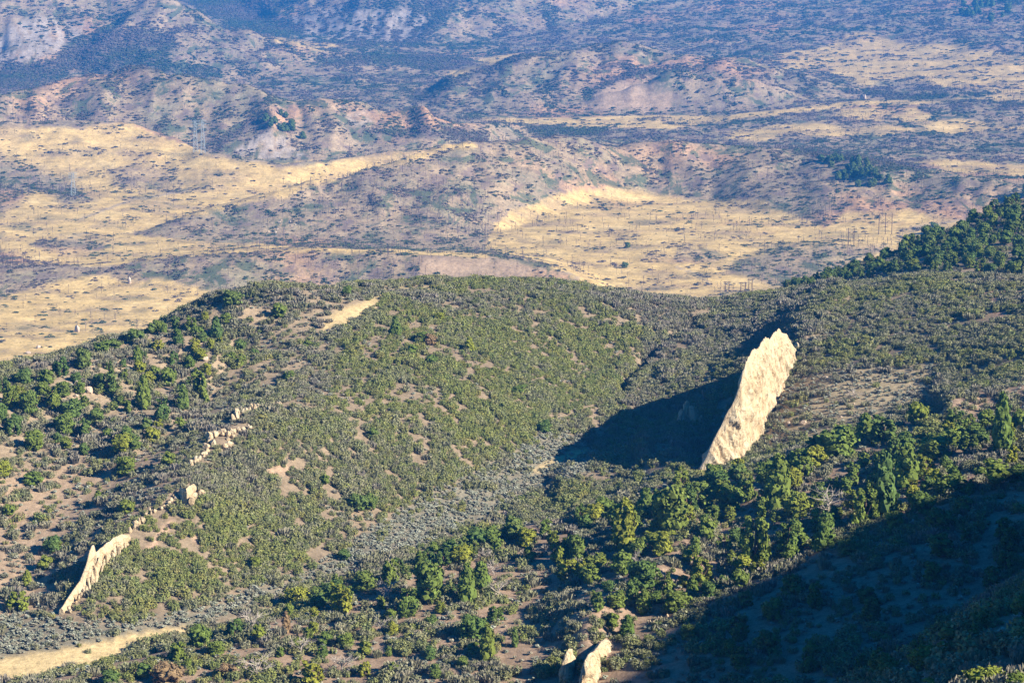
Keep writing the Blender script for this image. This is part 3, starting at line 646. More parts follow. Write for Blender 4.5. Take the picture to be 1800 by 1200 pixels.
def chain(name, label, cols, seed, spread=1.0, blocks=10, ymin=300, wall=0, slim=1.0):
    """a broken line of angular upright blocks; cols: (u, v_base, v_top)"""
    rg = random.Random(seed); B = [hit(u, vb, ymin) for u, vb, vt in cols]; org = min(B, key=lambda b: b.z); e = empty(name, tuple(org), label, 'rock')
    hs_ = [(vb-vt)*b.y/F for b, (u, vb, vt) in zip(B, cols)]
    if wall:
        o_, me = wall_mesh(cols, wall, seed, M_rock, rough=1.6, ymin=ymin); part('slab', me, e, loc=tuple(Vector(o_)-org))
    for k_ in range(blocks):
        t = (k_+rg.uniform(-.3, .3)+0.5)/blocks*(len(cols)-1); i0 = min(max(int(t), 0), len(cols)-2); f = min(max(t-i0, 0), 1)
        P = B[i0].lerp(B[i0+1], f); h = hs_[i0]*(1-f)+hs_[i0+1]*f; L = sum((B[q+1]-B[q]).length for q in range(len(B)-1))/blocks
        hh = h*rg.uniform(0.75, 1.2) if not wall else h*rg.uniform(0.3, 0.75); wd = min(max(L*0.8, hh*0.32), hh*1.1)*rg.uniform(0.7, 1.25)*slim
        off = Vector((rg.uniform(-.5, .8)*spread*wd, rg.uniform(-.4, .4)*spread, 0)) + (Vector((0.9, -0.4, 0)) if wall else Vector((0, 0, 0)))
        o = part('block', boulder_mesh(seed*31+k_, M_rock, 1.0, (wd*0.62, wd*0.75, hh*0.62)), e, loc=tuple(P-org+off+Vector((0, 0, hh*0.42)))); o.rotation_euler = (rg.uniform(-.2, .2), rg.uniform(-.28, .15), rg.uniform(0, 6.28))
        ROCKPTS.append((P.x, P.y, wd*0.6+0.5))
    return e
outcrop('rock_fin', 'huge cream sandstone fin standing above the dark shadow in the valley',
  [(1230,831,822),(1240,829,803),(1258,822,762),(1275,816,728),(1290,811,702),(1301,806,668),(1308,800,636),(1319,786,617),(1332,757,604),(1348,722,590),(1362,699,583),(1374,676,583),(1384,654,592),(1390,634,604)],
  1.9, 3, rocks=[(1400,618,17,(0.8,0.9,1.6)),(1396,638,14,(1,1,1.1))], nper=2.0)
chain('rock_wall', 'long jagged cream rock rib with a pointed spire on the lower left slope',
  [(108,1080,1068),(118,1066,1052),(130,1052,1035),(143,1040,1018),(155,1028,985),(160,1018,965),(165,1008,950),(169,1002,968),(178,992,962),(186,984,956),(194,978,952),(202,970,944),(214,962,938),(226,950,938)], 5, 1.0, 30, wall=0.8, slim=0.8)
chain('rock_ledge', 'small cream rocks between the jagged rib and the green brush', [(228,938,928),(236,926,916),(243,920,908),(252,914,905)], 6, 1.0, 7)
chain('rock_ledge', 'small curved cream ledge at the upper end of the jagged rib', [(256,908,898),(262,903,892),(268,901,891),(276,899,893)], 7, 1.0, 7)
chain('rock_slab', 'short wedge of cream rock tapering downhill into green brush', [(316,866,857),(321,875,857),(327,887,859),(333,880,855),(341,862,850)], 8, 1.0, 7, wall=0.6)
chain('rock_ledge', 'low crumbling rocks between the curved ledge and the wedge of rock', [(282,895,889),(292,889,883),(302,880,873),(310,872,866)], 21, 1.0, 7)
chain('rock_ledge', 'small crumbling rocks just below the arched ledge', [(353,804,797),(358,799,792),(363,795,788)], 22, 1.0, 4)
chain('rock_ledge', 'cream rock block leaning right above the wedge of rock', [(332,822,811),(338,818,804),(345,812,799),(352,808,800)], 9, 1.0, 6, slim=1.3)
chain('rock_ledge', 'arched cream ledge halfway up the left hill', [(364,792,780),(368,780,765),(378,768,755),(388,764,752),(398,768,755),(404,758,748),(398,780,770),(388,790,780)], 10, 1.2, 16)
chain('rock_ledge', 'thin broken cream ledge line running right of the arched ledge', [(408,762,754),(418,758,750),(430,757,749),(445,752,745)], 11, 1.0, 8)
chain('rock_outcrop', 'blocky cream outcrop near the top of the left hill', [(412,740,727),(418,737,719),(428,731,714),(438,727,710),(448,722,710),(456,716,707)], 12, 1.4, 16, slim=1.2)
chain('rock_ledge', 'tiny cream ledge right of the blocky outcrop in brush', [(462,708,702),(468,706,699),(474,705,701)], 13, 1.0, 4)
chain('rock_ledge', 'tiny pair of pale rocks alone in the green brush', [(484,712,705),(494,711,705)], 14, 1.0, 2)
chain('rock_outcrop', 'broken knob of cream rock inside the dark shadow of the fin', [(1194,746,728),(1203,744,714),(1213,742,706),(1222,744,716),(1230,748,732)], 15, 2.0, 18, slim=0.85)
outcrop('rock_slab', 'left one of two upright cream slabs at the bottom of the frame', [(987,1196,1172),(990,1198,1154),(995,1197,1141),(1000,1192,1135),(1005,1180,1137)], 1.1, 16, ymin=250, nper=1.2)
outcrop('rock_slab', 'right one of two upright cream slabs at the bottom of the frame', [(1020,1215,1185),(1027,1213,1158),(1033,1209,1146),(1040,1202,1141),(1045,1185,1140),(1050,1160,1136),(1057,1146,1126),(1064,1141,1121),(1070,1136,1124)], 1.5, 17, ymin=250, rocks=[(1072,1118,10,(1,1,1.2))], nper=1.2)
chain('rock_ledge', 'pale flat ledges on the bare knob above the two upright slabs', [(1138,1098,1089),(1148,1094,1084),(1160,1090,1082),(1172,1084,1078)], 18, 1.4, 9, ymin=250)
fr = random.Random(12); FALL = []
for i_ in range(9):
    FALL.append(('fallen cream block at the right foot of the tall rock fin', 1300+i_*10+fr.uniform(-4,4), 812-i_*17+fr.uniform(0,12), fr.uniform(4,9), (1,.9,.8), 400+i_, M_rock, 'blocks fallen at the foot of the fin'))
for a_ in FALL: boulder(*a_)
boulder('upright pale boulder standing alone on the far grass plain', 228, 498, 17, (0.45,0.5,1.0), 21, ymin=1000)
boulder('leaning pale boulder nearest the left tree line on the grass', 136, 583, 20, (0.5,0.6,1.0), 22, ymin=1000)
boulder('larger of two small pale rocks on the grass at far left', 68, 612, 11, (0.9,0.8,0.8), 23, ymin=1000)
boulder('smaller of two small pale rocks on the grass at far left', 49, 621, 11, (1.1,0.8,0.6), 24, ymin=1000)
boulder('pale rock dimly visible inside the big foreground shadow', 1688, 912, 13, (0.7,0.7,1.3), 25, ymin=250)
boulder('second smaller pale rock in the big foreground shadow', 1708, 920, 9, (0.7,0.7,1.2), 26, ymin=250)
boulder('rounded pinkish boulder on the dry slope right of the fin', 1413, 745, 13, (1,1,.8), 27)
boulder('narrow cream boulder on the dry slope right of the fin', 1386, 748, 11, (0.7,0.7,1.2), 28)
boulder('small cream boulder high on the dry slope by the fin', 1452, 664, 9, (1,1,.8), 29)
boulder('small grey boulder at the fin\'s right foot', 1420, 678, 8, (1,1,.8), 30)
boulder('white rock beside the valley brush left of the fin', 1182, 778, 10, (1.1,.9,.8), 31)
boulder('pink boulder at the edge of the sage flat', 887, 903, 10, (1,1,.9), 32, ymin=300)
boulder('white far rock poking up at the right meadow edge', 1517, 174, 16, (0.8,0.6,0.9), 33, ymin=2500)
boulder('cream boulder among junipers on the left ridge slope', 157, 690, 18, (0.7,0.8,1.3), 34)
boulder('small pinkish block beside junipers on the left ridge', 135, 676, 12, (0.8,0.8,1), 35)
boulder('round pale stone low among the left ridge junipers', 134, 698, 9, (1,1,1), 36)
boulder('orange tinted rock near the left hill crest', 360, 632, 13, (1,1,.8), 37)
boulder('orange tinted rock mid way down the wooded gully', 340, 664, 10, (0.8,.8,1.1), 38)
rk = random.Random(4)
for i in range(26):
    u, v = [(rk.uniform(1410,1520), rk.uniform(660,760)), (rk.uniform(270,390), rk.uniform(600,700)), (rk.uniform(470,520), rk.uniform(385,410))][i % 3]
    boulder(['small scattered stone on the dry slope right of the fin', 'small scattered stone on the rocky upper left ridge', 'small white stone on the far brushy hill'][i % 3], u, v, rk.uniform(3, 6), (1.1, 1, .8), 50+i,
            group=['stones right of the fin', 'stones on the upper left ridge', 'white stones on the far brushy hill'][i % 3], ymin=300 if i % 3 < 2 else 1500)

# ------------------------------------------------------------------ trees placed one by one: (u, v_base, height px, width px, colour, shape)
ZONES = {
 'fg_left': ('on the bottom left slope', [(523,1073,44,38,1,0),(595,1072,50,30,1,1),(350,1135,38,34,0,0),(413,1118,34,26,2,1),(552,1112,22,18,1,0),(193,1205,30,30,0,0),(310,1160,32,34,0,4),(550,1205,45,42,1,1),(250,1190,26,26,0,3),(455,1130,30,26,1,6),(380,1150,26,26,0,0)]),
 'fg_dry': ('with withered leaves, bottom left', [(503,1110,32,15,3,2),(293,1205,42,46,3,0),(400,1190,26,30,3,6)]),
 'fg_mid': ('on the bottom centre slope', [(607,1075,45,30,1,1),(683,1028,44,34,0,4),(754,1056,72,52,0,0),(821,1060,62,30,0,2),(845,1037,45,30,0,5),(811,990,32,34,1,0),(715,1080,46,40,0,1),(830,1124,44,42,0,0),(857,1158,55,26,0,2),(905,1135,30,12,0,2),(762,978,26,22,0,3),(640,1150,24,22,0,3),(690,1190,24,24,0,4),(765,1190,24,22,0,7)]),
 'fg_centre': ('in the grove above the foreground shadow', [(982,992,46,34,1,1),(1013,988,50,32,0,0),(1100,968,88,44,1,4),(1152,964,30,52,1,6),(1130,1032,50,48,0,0),(1052,1072,36,26,0,1),(1085,1068,32,28,0,0),(1110,1058,42,32,0,4),(1132,1075,36,26,0,2),(1167,1048,42,34,0,1),(1188,1075,40,40,0,0),(1075,1102,26,22,0,3),(1103,1118,34,24,0,2),(1060,905,32,28,0,0),(957,942,30,26,0,4),(1030,930,26,22,0,3),(930,985,24,20,0,7)]),
 'fg_fin': ('in the stand below the rock fin', [(1180,935,84,52,0,0),(1205,905,48,36,2,4),(1223,898,54,48,0,1),(1282,898,48,38,0,0),(1240,948,38,30,0,3),(1273,972,32,26,0,1),(1310,880,40,34,0,4),(1367,898,86,46,0,2),(1400,910,46,42,1,0),(1340,905,44,30,0,1),(1325,1000,98,48,0,4),(1232,1026,52,38,0,1),(1217,1048,32,20,0,2),(1300,1034,34,26,0,0),(1385,976,58,38,0,1),(1262,860,34,36,2,0),(1300,845,30,30,2,3),(1158,905,44,36,2,1),(1345,850,40,34,0,0)]),
 'fg_right': ('along the big shadow edge', [(1447,965,48,32,0,2),(1520,922,68,40,0,4),(1553,910,100,42,0,2),(1593,852,62,42,0,5),(1620,902,38,36,0,0),(1667,872,38,40,0,0),(1747,860,46,62,0,6),(1573,930,34,28,0,0),(1790,850,34,30,0,3),(1700,868,26,24,0,1),(1490,975,30,28,2,0)]),
 'fg_upper': ('on the shoulder right of the fin', [(1473,805,58,60,0,0),(1553,780,46,50,0,4),(1612,745,38,30,1,0),(1680,768,48,38,0,1),(1760,795,88,32,0,2),(1643,805,44,50,0,0),(1520,775,42,32,0,5),(1433,820,36,34,1,3),(1703,795,34,32,0,4),(1795,760,40,34,0,0),(1735,750,30,26,0,3),(1410,840,40,34,0,1),(1590,790,30,28,0,7),(1500,850,34,32,0,4)]),
 'corner': ('catching sunlight in the bottom right corner', [(1735,1212,44,58,1,0),(1640,1206,18,38,1,6),(1785,1215,36,34,0,0)]),
 'l_sky': ('on the left ridge skyline', [(408,536,28,34,2,0),(380,594,35,22,0,2),(398,568,20,18,0,0),(337,579,24,22,0,4),(278,584,24,22,0,0),(265,586,20,16,2,3),(237,602,26,28,2,0),(180,622,24,36,0,6),(147,648,40,28,2,0),(107,660,36,28,2,1),(42,674,28,30,2,0),(80,676,28,28,0,3),(5,690,26,24,2,4),(200,614,20,22,2,3)]),
 'l_wood': ('in the left ridge gully', [(242,640,30,18,0,2),(20,714,42,28,0,4),(52,728,46,30,0,0),(92,718,40,28,0,1),(112,697,30,24,0,0),(127,735,38,36,0,0),(187,693,42,40,0,4),(295,678,34,28,0,0),(353,708,60,34,0,4),(253,716,52,28,0,2),(322,720,42,22,0,5),(283,738,40,32,0,1),(115,764,42,32,0,0),(23,764,36,30,0,1),(215,794,32,32,1,0),(234,790,28,26,0,3),(267,778,30,26,1,0),(317,757,24,24,0,6),(150,770,34,30,0,4),(60,790,34,32,0,0),(170,745,30,26,0,3),(0,740,34,28,0,0)]),
 'l_hill': ('on the bare upper left hill', [(490,558,27,24,0,0),(422,617,22,20,0,0),(407,638,21,18,0,3),(425,642,20,20,0,4),(447,627,16,14,0,0),(508,669,20,22,0,1),(610,521,20,18,0,0),(540,610,14,16,0,3)]),
 'l_shelf': ('left of the jagged rock rib', [(222,833,32,32,0,0),(58,851,22,30,0,3),(5,837,28,26,1,0),(222,901,23,24,0,0),(92,969,28,28,2,0),(78,999,24,24,0,3),(48,1026,22,16,1,2),(32,1072,36,36,1,1),(173,884,20,16,0,2),(15,905,20,18,0,0),(100,960,14,14,0,3),(295,815,22,22,0,3)]),
 'mid': ('amid middle slope brush', [(695,590,32,20,0,2),(773,567,20,18,1,0),(825,618,24,20,1,2),(743,602,22,18,0,0),(723,624,20,20,0,3),(758,642,20,22,0,0),(957,759,24,24,2,0),(655,770,20,18,0,3),(628,897,30,28,2,0),(650,895,28,22,0,0),(448,998,22,20,0,0),(605,982,18,20,0,3),(910,692,16,34,0,6),(570,850,16,16,0,3),(1215,668,0,0,0,0)]),
 'orange': ('with orange brown foliage on the middle slope', [(756,606,22,20,3,0)]),
}
CW = ['green', 'yellow-green', 'dark green', 'tan']; SW = {0:'rounded',1:'lobed',2:'conical',3:'rounded',4:'lobed',5:'conical',6:'low spreading',7:'rounded'}
ORD = ['first','second','third','fourth','fifth','sixth','seventh','eighth','ninth','tenth','eleventh','twelfth','13th','14th','15th','16th','17th','18th','19th','20th','21st','22nd','23rd','24th']
TREES = []
for z_, (phrase, L) in ZONES.items():
    L = sorted([t for t in L if t[2] > 0])
    for i, (u, vb, h, wd, c, sh) in enumerate(L):
        P = hit(u, min(vb, 1199) if vb > 1240 else vb, 250 if not z_ == 'corner' else 100)
        hm = h*P.y/F*1.02; wm = wd*P.y/F
        lab = f"{SW[sh]} {CW[c]} juniper {phrase}" + (f", {ORD[i]} from the left" if len(L) > 1 else '')
        P.z -= 0.1
        tree('juniper_tree', P, hm, wm*1.05, c, sh, lab, 'junipers '+phrase if len(L) > 1 else None); TREES.append((P.x, P.y))
# fill: stands of look-alike trees
def fill(name, n, pts, hpx, label, group, colors, shapes, ymin, seed, gap=3.0, asp=(0.75,1.05)):
    rg = random.Random(seed); poly_ = pts; got = 0; tries = 0
    us = [p[0] for p in poly_]; vs = [p[1] for p in poly_]
    while got < n and tries < n*40:
        tries += 1; u = rg.uniform(min(us), max(us)); v = rg.uniform(min(vs), max(vs))
        ins = False
        for i in range(len(poly_)):
            ax, ay = poly_[i]; bx, by = poly_[(i+1) % len(poly_)]
            if (ay > v) != (by > v) and u < (bx-ax)*(v-ay)/(by-ay+1e-12)+ax: ins = not ins
        if not ins: continue
        P = hit(u, v, ymin)
        if any((P.x-a)**2+(P.y-b)**2 < gap*gap for a, b in TREES): continue
        h = rg.uniform(*hpx)*P.y/F; P.z -= 0.1
        cc_, ss_ = rg.choice(colors), rg.choice(shapes)
        tree(name, P, h, h*rg.uniform(*asp), cc_, ss_, f'{SW[ss_]} {CW[cc_]} {label}', group, rg); TREES.append((P.x, P.y)); got += 1
fill('pinyon_juniper_tree', 34, [(1375,508),(1440,492),(1500,475),(1520,485),(1480,495),(1420,508)], (15,24), 'small pine on the low left tip of the right skyline ridge', 'pines on the low tip of the skyline ridge', (2,2,0), (0,1,3,4,7,0), 660, 5, gap=2.8)
fill('pinyon_juniper_tree', 58, [(1500,472),(1560,450),(1620,416),(1665,398),(1680,480),(1560,484),(1510,490)], (17,27), 'pine midway along the right skyline ridge', 'pines midway along the skyline ridge', (2,2,0,0), (0,1,3,4,7,0), 660, 55, gap=3.2)
fill('pinyon_juniper_tree', 66, [(1670,398),(1700,388),(1800,348),(1830,340),(1830,482),(1740,482),(1680,482)], (18,29), 'pine on the high right end of the skyline ridge', 'pines on the high end of the skyline ridge', (2,2,0,0), (0,1,3,4,7,0), 660, 56, gap=3.4)
fill('juniper_tree', 46, [(0,690),(200,620),(380,550),(400,620),(330,740),(160,800),(0,800)], (14,26), 'smaller juniper between larger ones on the left ridge', 'small junipers on the left wooded ridge', (0,0,2,1), (0,1,3,4,7), 380, 6, gap=3.2)
fill('pinyon_juniper_tree', 90, [(900,960),(1050,900),(1180,860),(1450,800),(1780,740),(1780,820),(1460,940),(1300,1040),(1100,1100),(950,1010)], (20,38), 'small juniper between the larger junipers of the sunlit ridge', 'small junipers on the sunlit foreground ridge', (0,0,0,1), (0,1,3,4,7,2), 280, 8, gap=2.6)  # small junipers filling the stand; object name shared with the skyline pines
fill('juniper_tree', 22, [(1200,1120),(1450,980),(1780,870),(1790,1040),(1560,1110),(1400,1190),(1230,1190)], (26,44), 'juniper inside the big foreground shadow', 'junipers inside the big foreground shadow', (2,0), (0,1,4,3), 250, 9, gap=4)
fill('juniper_tree', 14, [(1500,1190),(1700,1110),(1800,1080),(1800,1150),(1650,1165),(1560,1199)], (26,46), 'juniper on the shaded near hillside, lower right', 'junipers on the shaded near hillside', (2,0), (0,1,4,3), 120, 10, gap=2)
fill('juniper_tree', 26, [(220,1190),(420,1110),(600,1030),(760,1000),(900,1040),(850,1190)], (16,28), 'small juniper between shrubs on the bottom left slope', 'small junipers on the bottom left slope', (0,0,1), (0,1,3,4,7), 250, 12, gap=3)
fill('pine_tree', 34, [(1440,283),(1500,278),(1560,300),(1570,322),(1520,332),(1460,312)], (12,17), 'pine in the grove on the far brushy hill', 'pines in the grove on the far brushy hill', (2,), (0,2,5,3), 1800, 13, gap=4)
fill('pine_tree', 26, [(1680,2),(1770,0),(1775,25),(1740,42),(1690,28)], (10,15), 'far pine in the grove at the top right', 'pines in the grove at the top right', (2,), (0,2,5,3), 3000, 14, gap=5)
fill('pine_tree', 14, [(455,212),(500,200),(520,225),(545,250),(520,240),(480,225)], (10,14), 'far pine on the pale bluff below the left hills', 'pines on the pale bluff', (2,), (0,2,5,3), 2200, 15, gap=4)
fill('pinyon_juniper_tree', 22, [(540,1052),(620,1030),(760,985),(900,938),(905,955),(770,1006),(630,1052),(550,1072)], (24,36), 'pine added to darken the crest above the sagebrush flat', 'pines added to darken the crest above the sagebrush flat', (2,2,0), (0,1,3,4,7), 300, 17, gap=3.0)  # row of dark pines added to stand in for the bank's shaded edge
for (u, v, lab) in [(1103,436,'upper of two lone round trees on the yellow far plain'),(1098,471,'lower of two lone round trees on the yellow far plain')]:
    P = hit(u, v, 1200); tree('lone_tree', P, 13*P.y/F, 13*P.y/F, 2, 0, lab, None)

# ------------------------------------------------------------------ bare dead trees
def snag_mesh(seed, spread=0.6, n=11):
    rg = np.random.default_rng(seed); V = []; Fc = []
    tube(V, Fc, (0, 0, -0.1), (0.03, 0.0, 0.45), 0.035, 0.022, 5)
    for i in range(n):
        a = rg.uniform(0, 6.28); z0 = rg.uniform(0.03, 0.42); L = rg.uniform(0.4, 0.75); el = rg.uniform(0.25, 1.25)
        p = np.array([0.02, 0, z0]); q = p+L*0.6*np.array([math.cos(a)*math.cos(el)*spread*1.4, math.sin(a)*math.cos(el)*spread*1.4, math.sin(el)])
        tube(V, Fc, p, q, 0.018, 0.011, 3)
        for _ in range(4):
            r = q+rg.uniform(0.15, 0.32)*np.array([math.cos(a)+rg.normal()*.7, math.sin(a)+rg.normal()*.7, rg.uniform(0, 1.3)])*0.7
            tube(V, Fc, q, r, 0.010, 0.004, 3)
            for _ in range(2): tube(V, Fc, (q+r)/2, r+rg.normal(size=3)*0.09, 0.006, 0.003, 3)
    return V, Fc
SN = [snag_mesh(i) for i in range(4)]
SNAG = [mesh('branches', V, Fc, M_grey) for V, Fc in SN]
for i, (u, v, h, wd, lab) in enumerate([
  (1455,902,52,62,'big bleached dead tree with spreading bare branches by the shadow edge'),(876,1050,40,40,'pale bare tree below the centre of the foreground slope'),
  (852,985,34,30,'grey bare tree just above the centre foreground slope'),(868,1010,32,28,'grey bare tree between two others on the centre slope'),
  (684,1050,36,44,'bleached dead tree fallen at the foot of a juniper'),(443,1110,48,50,'grey bare bush-like tree at the valley edge, bottom left'),
  (450,1190,52,60,'large leafless grey tree at the bottom left'),(1118,1000,44,20,'thin dead spike among junipers of the central grove'),
  (530,1150,36,40,'bleached leafless shrub tree in the lower left slope'),(672,1110,28,36,'grey dead tree lying low on the bare slope'),
  (1500,700,22,30,'leafless grey shrub tree on the dry slope right of the fin'),(600,1180,40,50,'tangled leafless tree at the bottom edge, left of centre')]):
    P = hit(u, v, 280); e = empty('dead_tree', P, lab, 'dead tree', None, i*1.1); hm = h*P.y/F; o = part('branches', SNAG[i % 4], e, scale=(wd*P.y/F/0.95, wd*P.y/F/0.95, hm/0.95))

# ------------------------------------------------------------------ power line structures
def pole_frame(u, v, hpx, npole, wpx, lab, seed, ymin=1300):
    P = hit(u, v, ymin); k_ = P.y/F; h = hpx*k_; wd = wpx*k_; e = empty('power_pole_frame', P, lab, 'power pole', 'wooden power line frames on the far plain' )
    V = []; Fc = []; tube(V, Fc, (0, 0, -0.5), (0, 0, h), 0.30, 0.22, 8); me = mesh('pole', V, Fc, M_pole, True)
    for i in range(npole): part('pole', me, e, loc=((i/(npole-1)-0.5)*wd, 0, 0))
    V = []; Fc = []; tube(V, Fc, (-wd*0.95, 0, h*0.92), (wd*0.95, 0, h*0.92), 0.22, 0.22, 4); part('crossarm', mesh('crossarm', V, Fc, M_pole), e)
    V = []; Fc = []
    for i in range(npole-1):
        x0 = (i/(npole-1)-0.5)*wd; x1 = ((i+1)/(npole-1)-0.5)*wd
        tube(V, Fc, (x0, 0, h*0.55), (x1, 0, h*0.75), 0.1, 0.1, 4); tube(V, Fc, (x1, 0, h*0.55), (x0, 0, h*0.75), 0.1, 0.1, 4)
    part('brace', mesh('brace', V, Fc, M_pole), e)
    V = []; Fc = []
    for x in (-wd*0.85, 0, wd*0.85): tube(V, Fc, (x, 0, h*0.92), (x, 0, h*0.92-1.4), 0.12, 0.12, 5)
    part('insulators', mesh('insulators', V, Fc, M_steel), e)['kind'] = 'stuff'
pole_frame(1496, 432, 32, 2, 10, 'two-legged wooden power frame on the brown dome at right', 1)
pole_frame(1556, 412, 37, 3, 23, 'three-legged wooden power frame on the yellow plain at right', 2)
pole_frame(1278, 512, 18, 2, 7, 'leftmost short power frame just above the middle hill crest', 3)
pole_frame(1306, 515, 20, 2, 8, 'middle short power frame just above the middle hill crest', 4)
pole_frame(1319, 513, 24, 2, 6, 'rightmost short power frame just above the middle hill crest', 5)
def pylon(u, v, hpx, lab, ymin=1700):
    P = hit(u, v, ymin); h = hpx*P.y/F; e = empty('steel_pylon', P, lab, 'pylon', 'pale steel pylons on the far left slope', 0.3)
    V = []; Fc = []; b0, b1 = 2.2, 0.7
    for sx in (-1, 1):
        for sy in (-1, 1): tube(V, Fc, (sx*b0, sy*b0, -1), (sx*b1, sy*b1, h), 0.15, 0.12, 4)
    part('tower_legs', mesh('tower_legs', V, Fc, M_steel), e)
    V = []; Fc = []; nb = 9
    for i in range(nb):
        z0, z1 = h*i/nb, h*(i+1)/nb; r0 = b0+(b1-b0)*i/nb; r1 = b0+(b1-b0)*(i+1)/nb
        for sy in (-1, 1):
            tube(V, Fc, (-r0, sy*r0, z0), (r1, sy*r1, z1), 0.07, 0.07, 3); tube(V, Fc, (r0, sy*r0, z0), (-r1, sy*r1, z1), 0.07, 0.07, 3)
            tube(V, Fc, (sy*r0, -r0, z0), (sy*r1, r1, z1), 0.07, 0.07, 3)
    part('bracing', mesh('bracing', V, Fc, M_steel), e)
    V = []; Fc = []; tube(V, Fc, (-3.6, 0, 0), (3.6, 0, 0), 0.12, 0.12, 4); tube(V, Fc, (-4.2, 0, 0), (0, 0, 1.4), 0.14, 0.14, 3); tube(V, Fc, (4.2, 0, 0), (0, 0, 1.4), 0.14, 0.14, 3)
    me = mesh('crossarm', V, Fc, M_steel)
    for f in (0.78, 0.88, 0.97): part('crossarm', me, e, loc=(0, 0, h*f))
pylon(344, 268, 56, 'left one of the tall pale pylon pair at the grassy saddle')
pylon(357, 270, 59, 'right one of the tall pale pylon pair at the grassy saddle')
pylon(129, 345, 42, 'lone pale pylon on the brown slope at far left')

# ------------------------------------------------------------------ uncountable brush (stuff, geometry nodes)
def bush_mesh(kind, seed, m):
    rg = np.random.default_rng(seed); V = []; Fc = []; A = []
    if kind == 'oak':                     # upright stems with leaf clusters
        for i in range(26):
            a = rg.uniform(0, 6.28); q = 0.5*math.sqrt(rg.random()); x, y = math.cos(a)*q, math.sin(a)*q; h = rg.uniform(0.55, 1.0)*(1-0.5*q)
            c = np.array([x*1.1, y*1.1, h*0.72]); tn = rg.uniform(0.2, 0.8)
            for k_ in range(3): leaves(V, Fc, A, np.array([x, y, h*(0.35+0.28*k_)]), 0.13, 4, 0.115, rg, up=0.8, tone=tn, center=np.array([0, 0, 0.1]))
            k0 = len(V); V += [np.array([x-.012, y, 0]), np.array([x+.012, y, 0]), np.array([x*1.15, y*1.15, h*1.05])]; Fc.append((k0, k0+1, k0+2)); A.append(0.8)
    elif kind == 'twig':                  # leafless: many thin stems
        for i in range(95):
            a = rg.uniform(0, 6.28); q = 0.42*math.sqrt(rg.random()); x, y = math.cos(a)*q, math.sin(a)*q; h = rg.uniform(0.5, 1.0)*(1-0.4*q)
            k0 = len(V); t = rg.uniform(0, 3.14); dx, dy = math.cos(t)*0.018, math.sin(t)*0.018
            V += [np.array([x-dx, y-dy, 0]), np.array([x+dx, y+dy, 0]), np.array([x*1.5+dx*1.4+rg.normal()*.04, y*1.5+dy*1.4+rg.normal()*.04, h]), np.array([x*1.4-dx*2.4+rg.normal()*.05, y*1.4-dy*2.4+rg.normal()*.05, h*0.8])]
            Fc.append((k0, k0+1, k0+2, k0+3)); A.append(rg.uniform(0.2, 0.9))
    elif kind == 'sage':
        for i in range(9):
            a = rg.uniform(0, 6.28); q = 0.3*rg.random(); leaves(V, Fc, A, np.array([math.cos(a)*q, math.sin(a)*q, 0.35+rg.uniform(-.1, .2)]), 0.2, 5, 0.22, rg, up=0.5, tone=rg.uniform(.3, .7), center=np.array([0, 0, 0.0]))
    elif kind == 'burn':                  # standing dead stem with short branch stubs
        tube(V, Fc, (0, 0, -0.05), (0.03, 0, 1.0), 0.024, 0.010, 3)
        for i in range(9):
            a = rg.uniform(0, 6.28); z0 = rg.uniform(0.2, 0.9); L = 0.30*(1.1-z0); tube(V, Fc, (0.02, 0, z0), (math.cos(a)*L, math.sin(a)*L, z0+0.16), 0.014, 0.006, 3)
        A = [rg.uniform(.2, .8) for _ in Fc]
    elif kind == 'mound':
        for i in range(12):
            a = rg.uniform(0, 6.28); q = 0.45*math.sqrt(rg.random()); leaves(V, Fc, A, np.array([math.cos(a)*q, math.sin(a)*q, 0.3*(1-q)]), 0.15, 4, 0.26, rg, up=0.4, tone=rg.uniform(.2, .8), center=np.array([0, 0, -0.2]))
    return mesh(kind, V, Fc, m, attr=A)
def source(kinds, m, name, n=4):
    c = bpy.data.collections.new(name+'_kinds'); k_ = 0
    for kd in kinds:
        for i in range(n):
            c.objects.link(bpy.data.objects.new(f'{name}_form_{k_:02d}', bush_mesh(kd, 300+k_*7, m))); k_ += 1
    return c
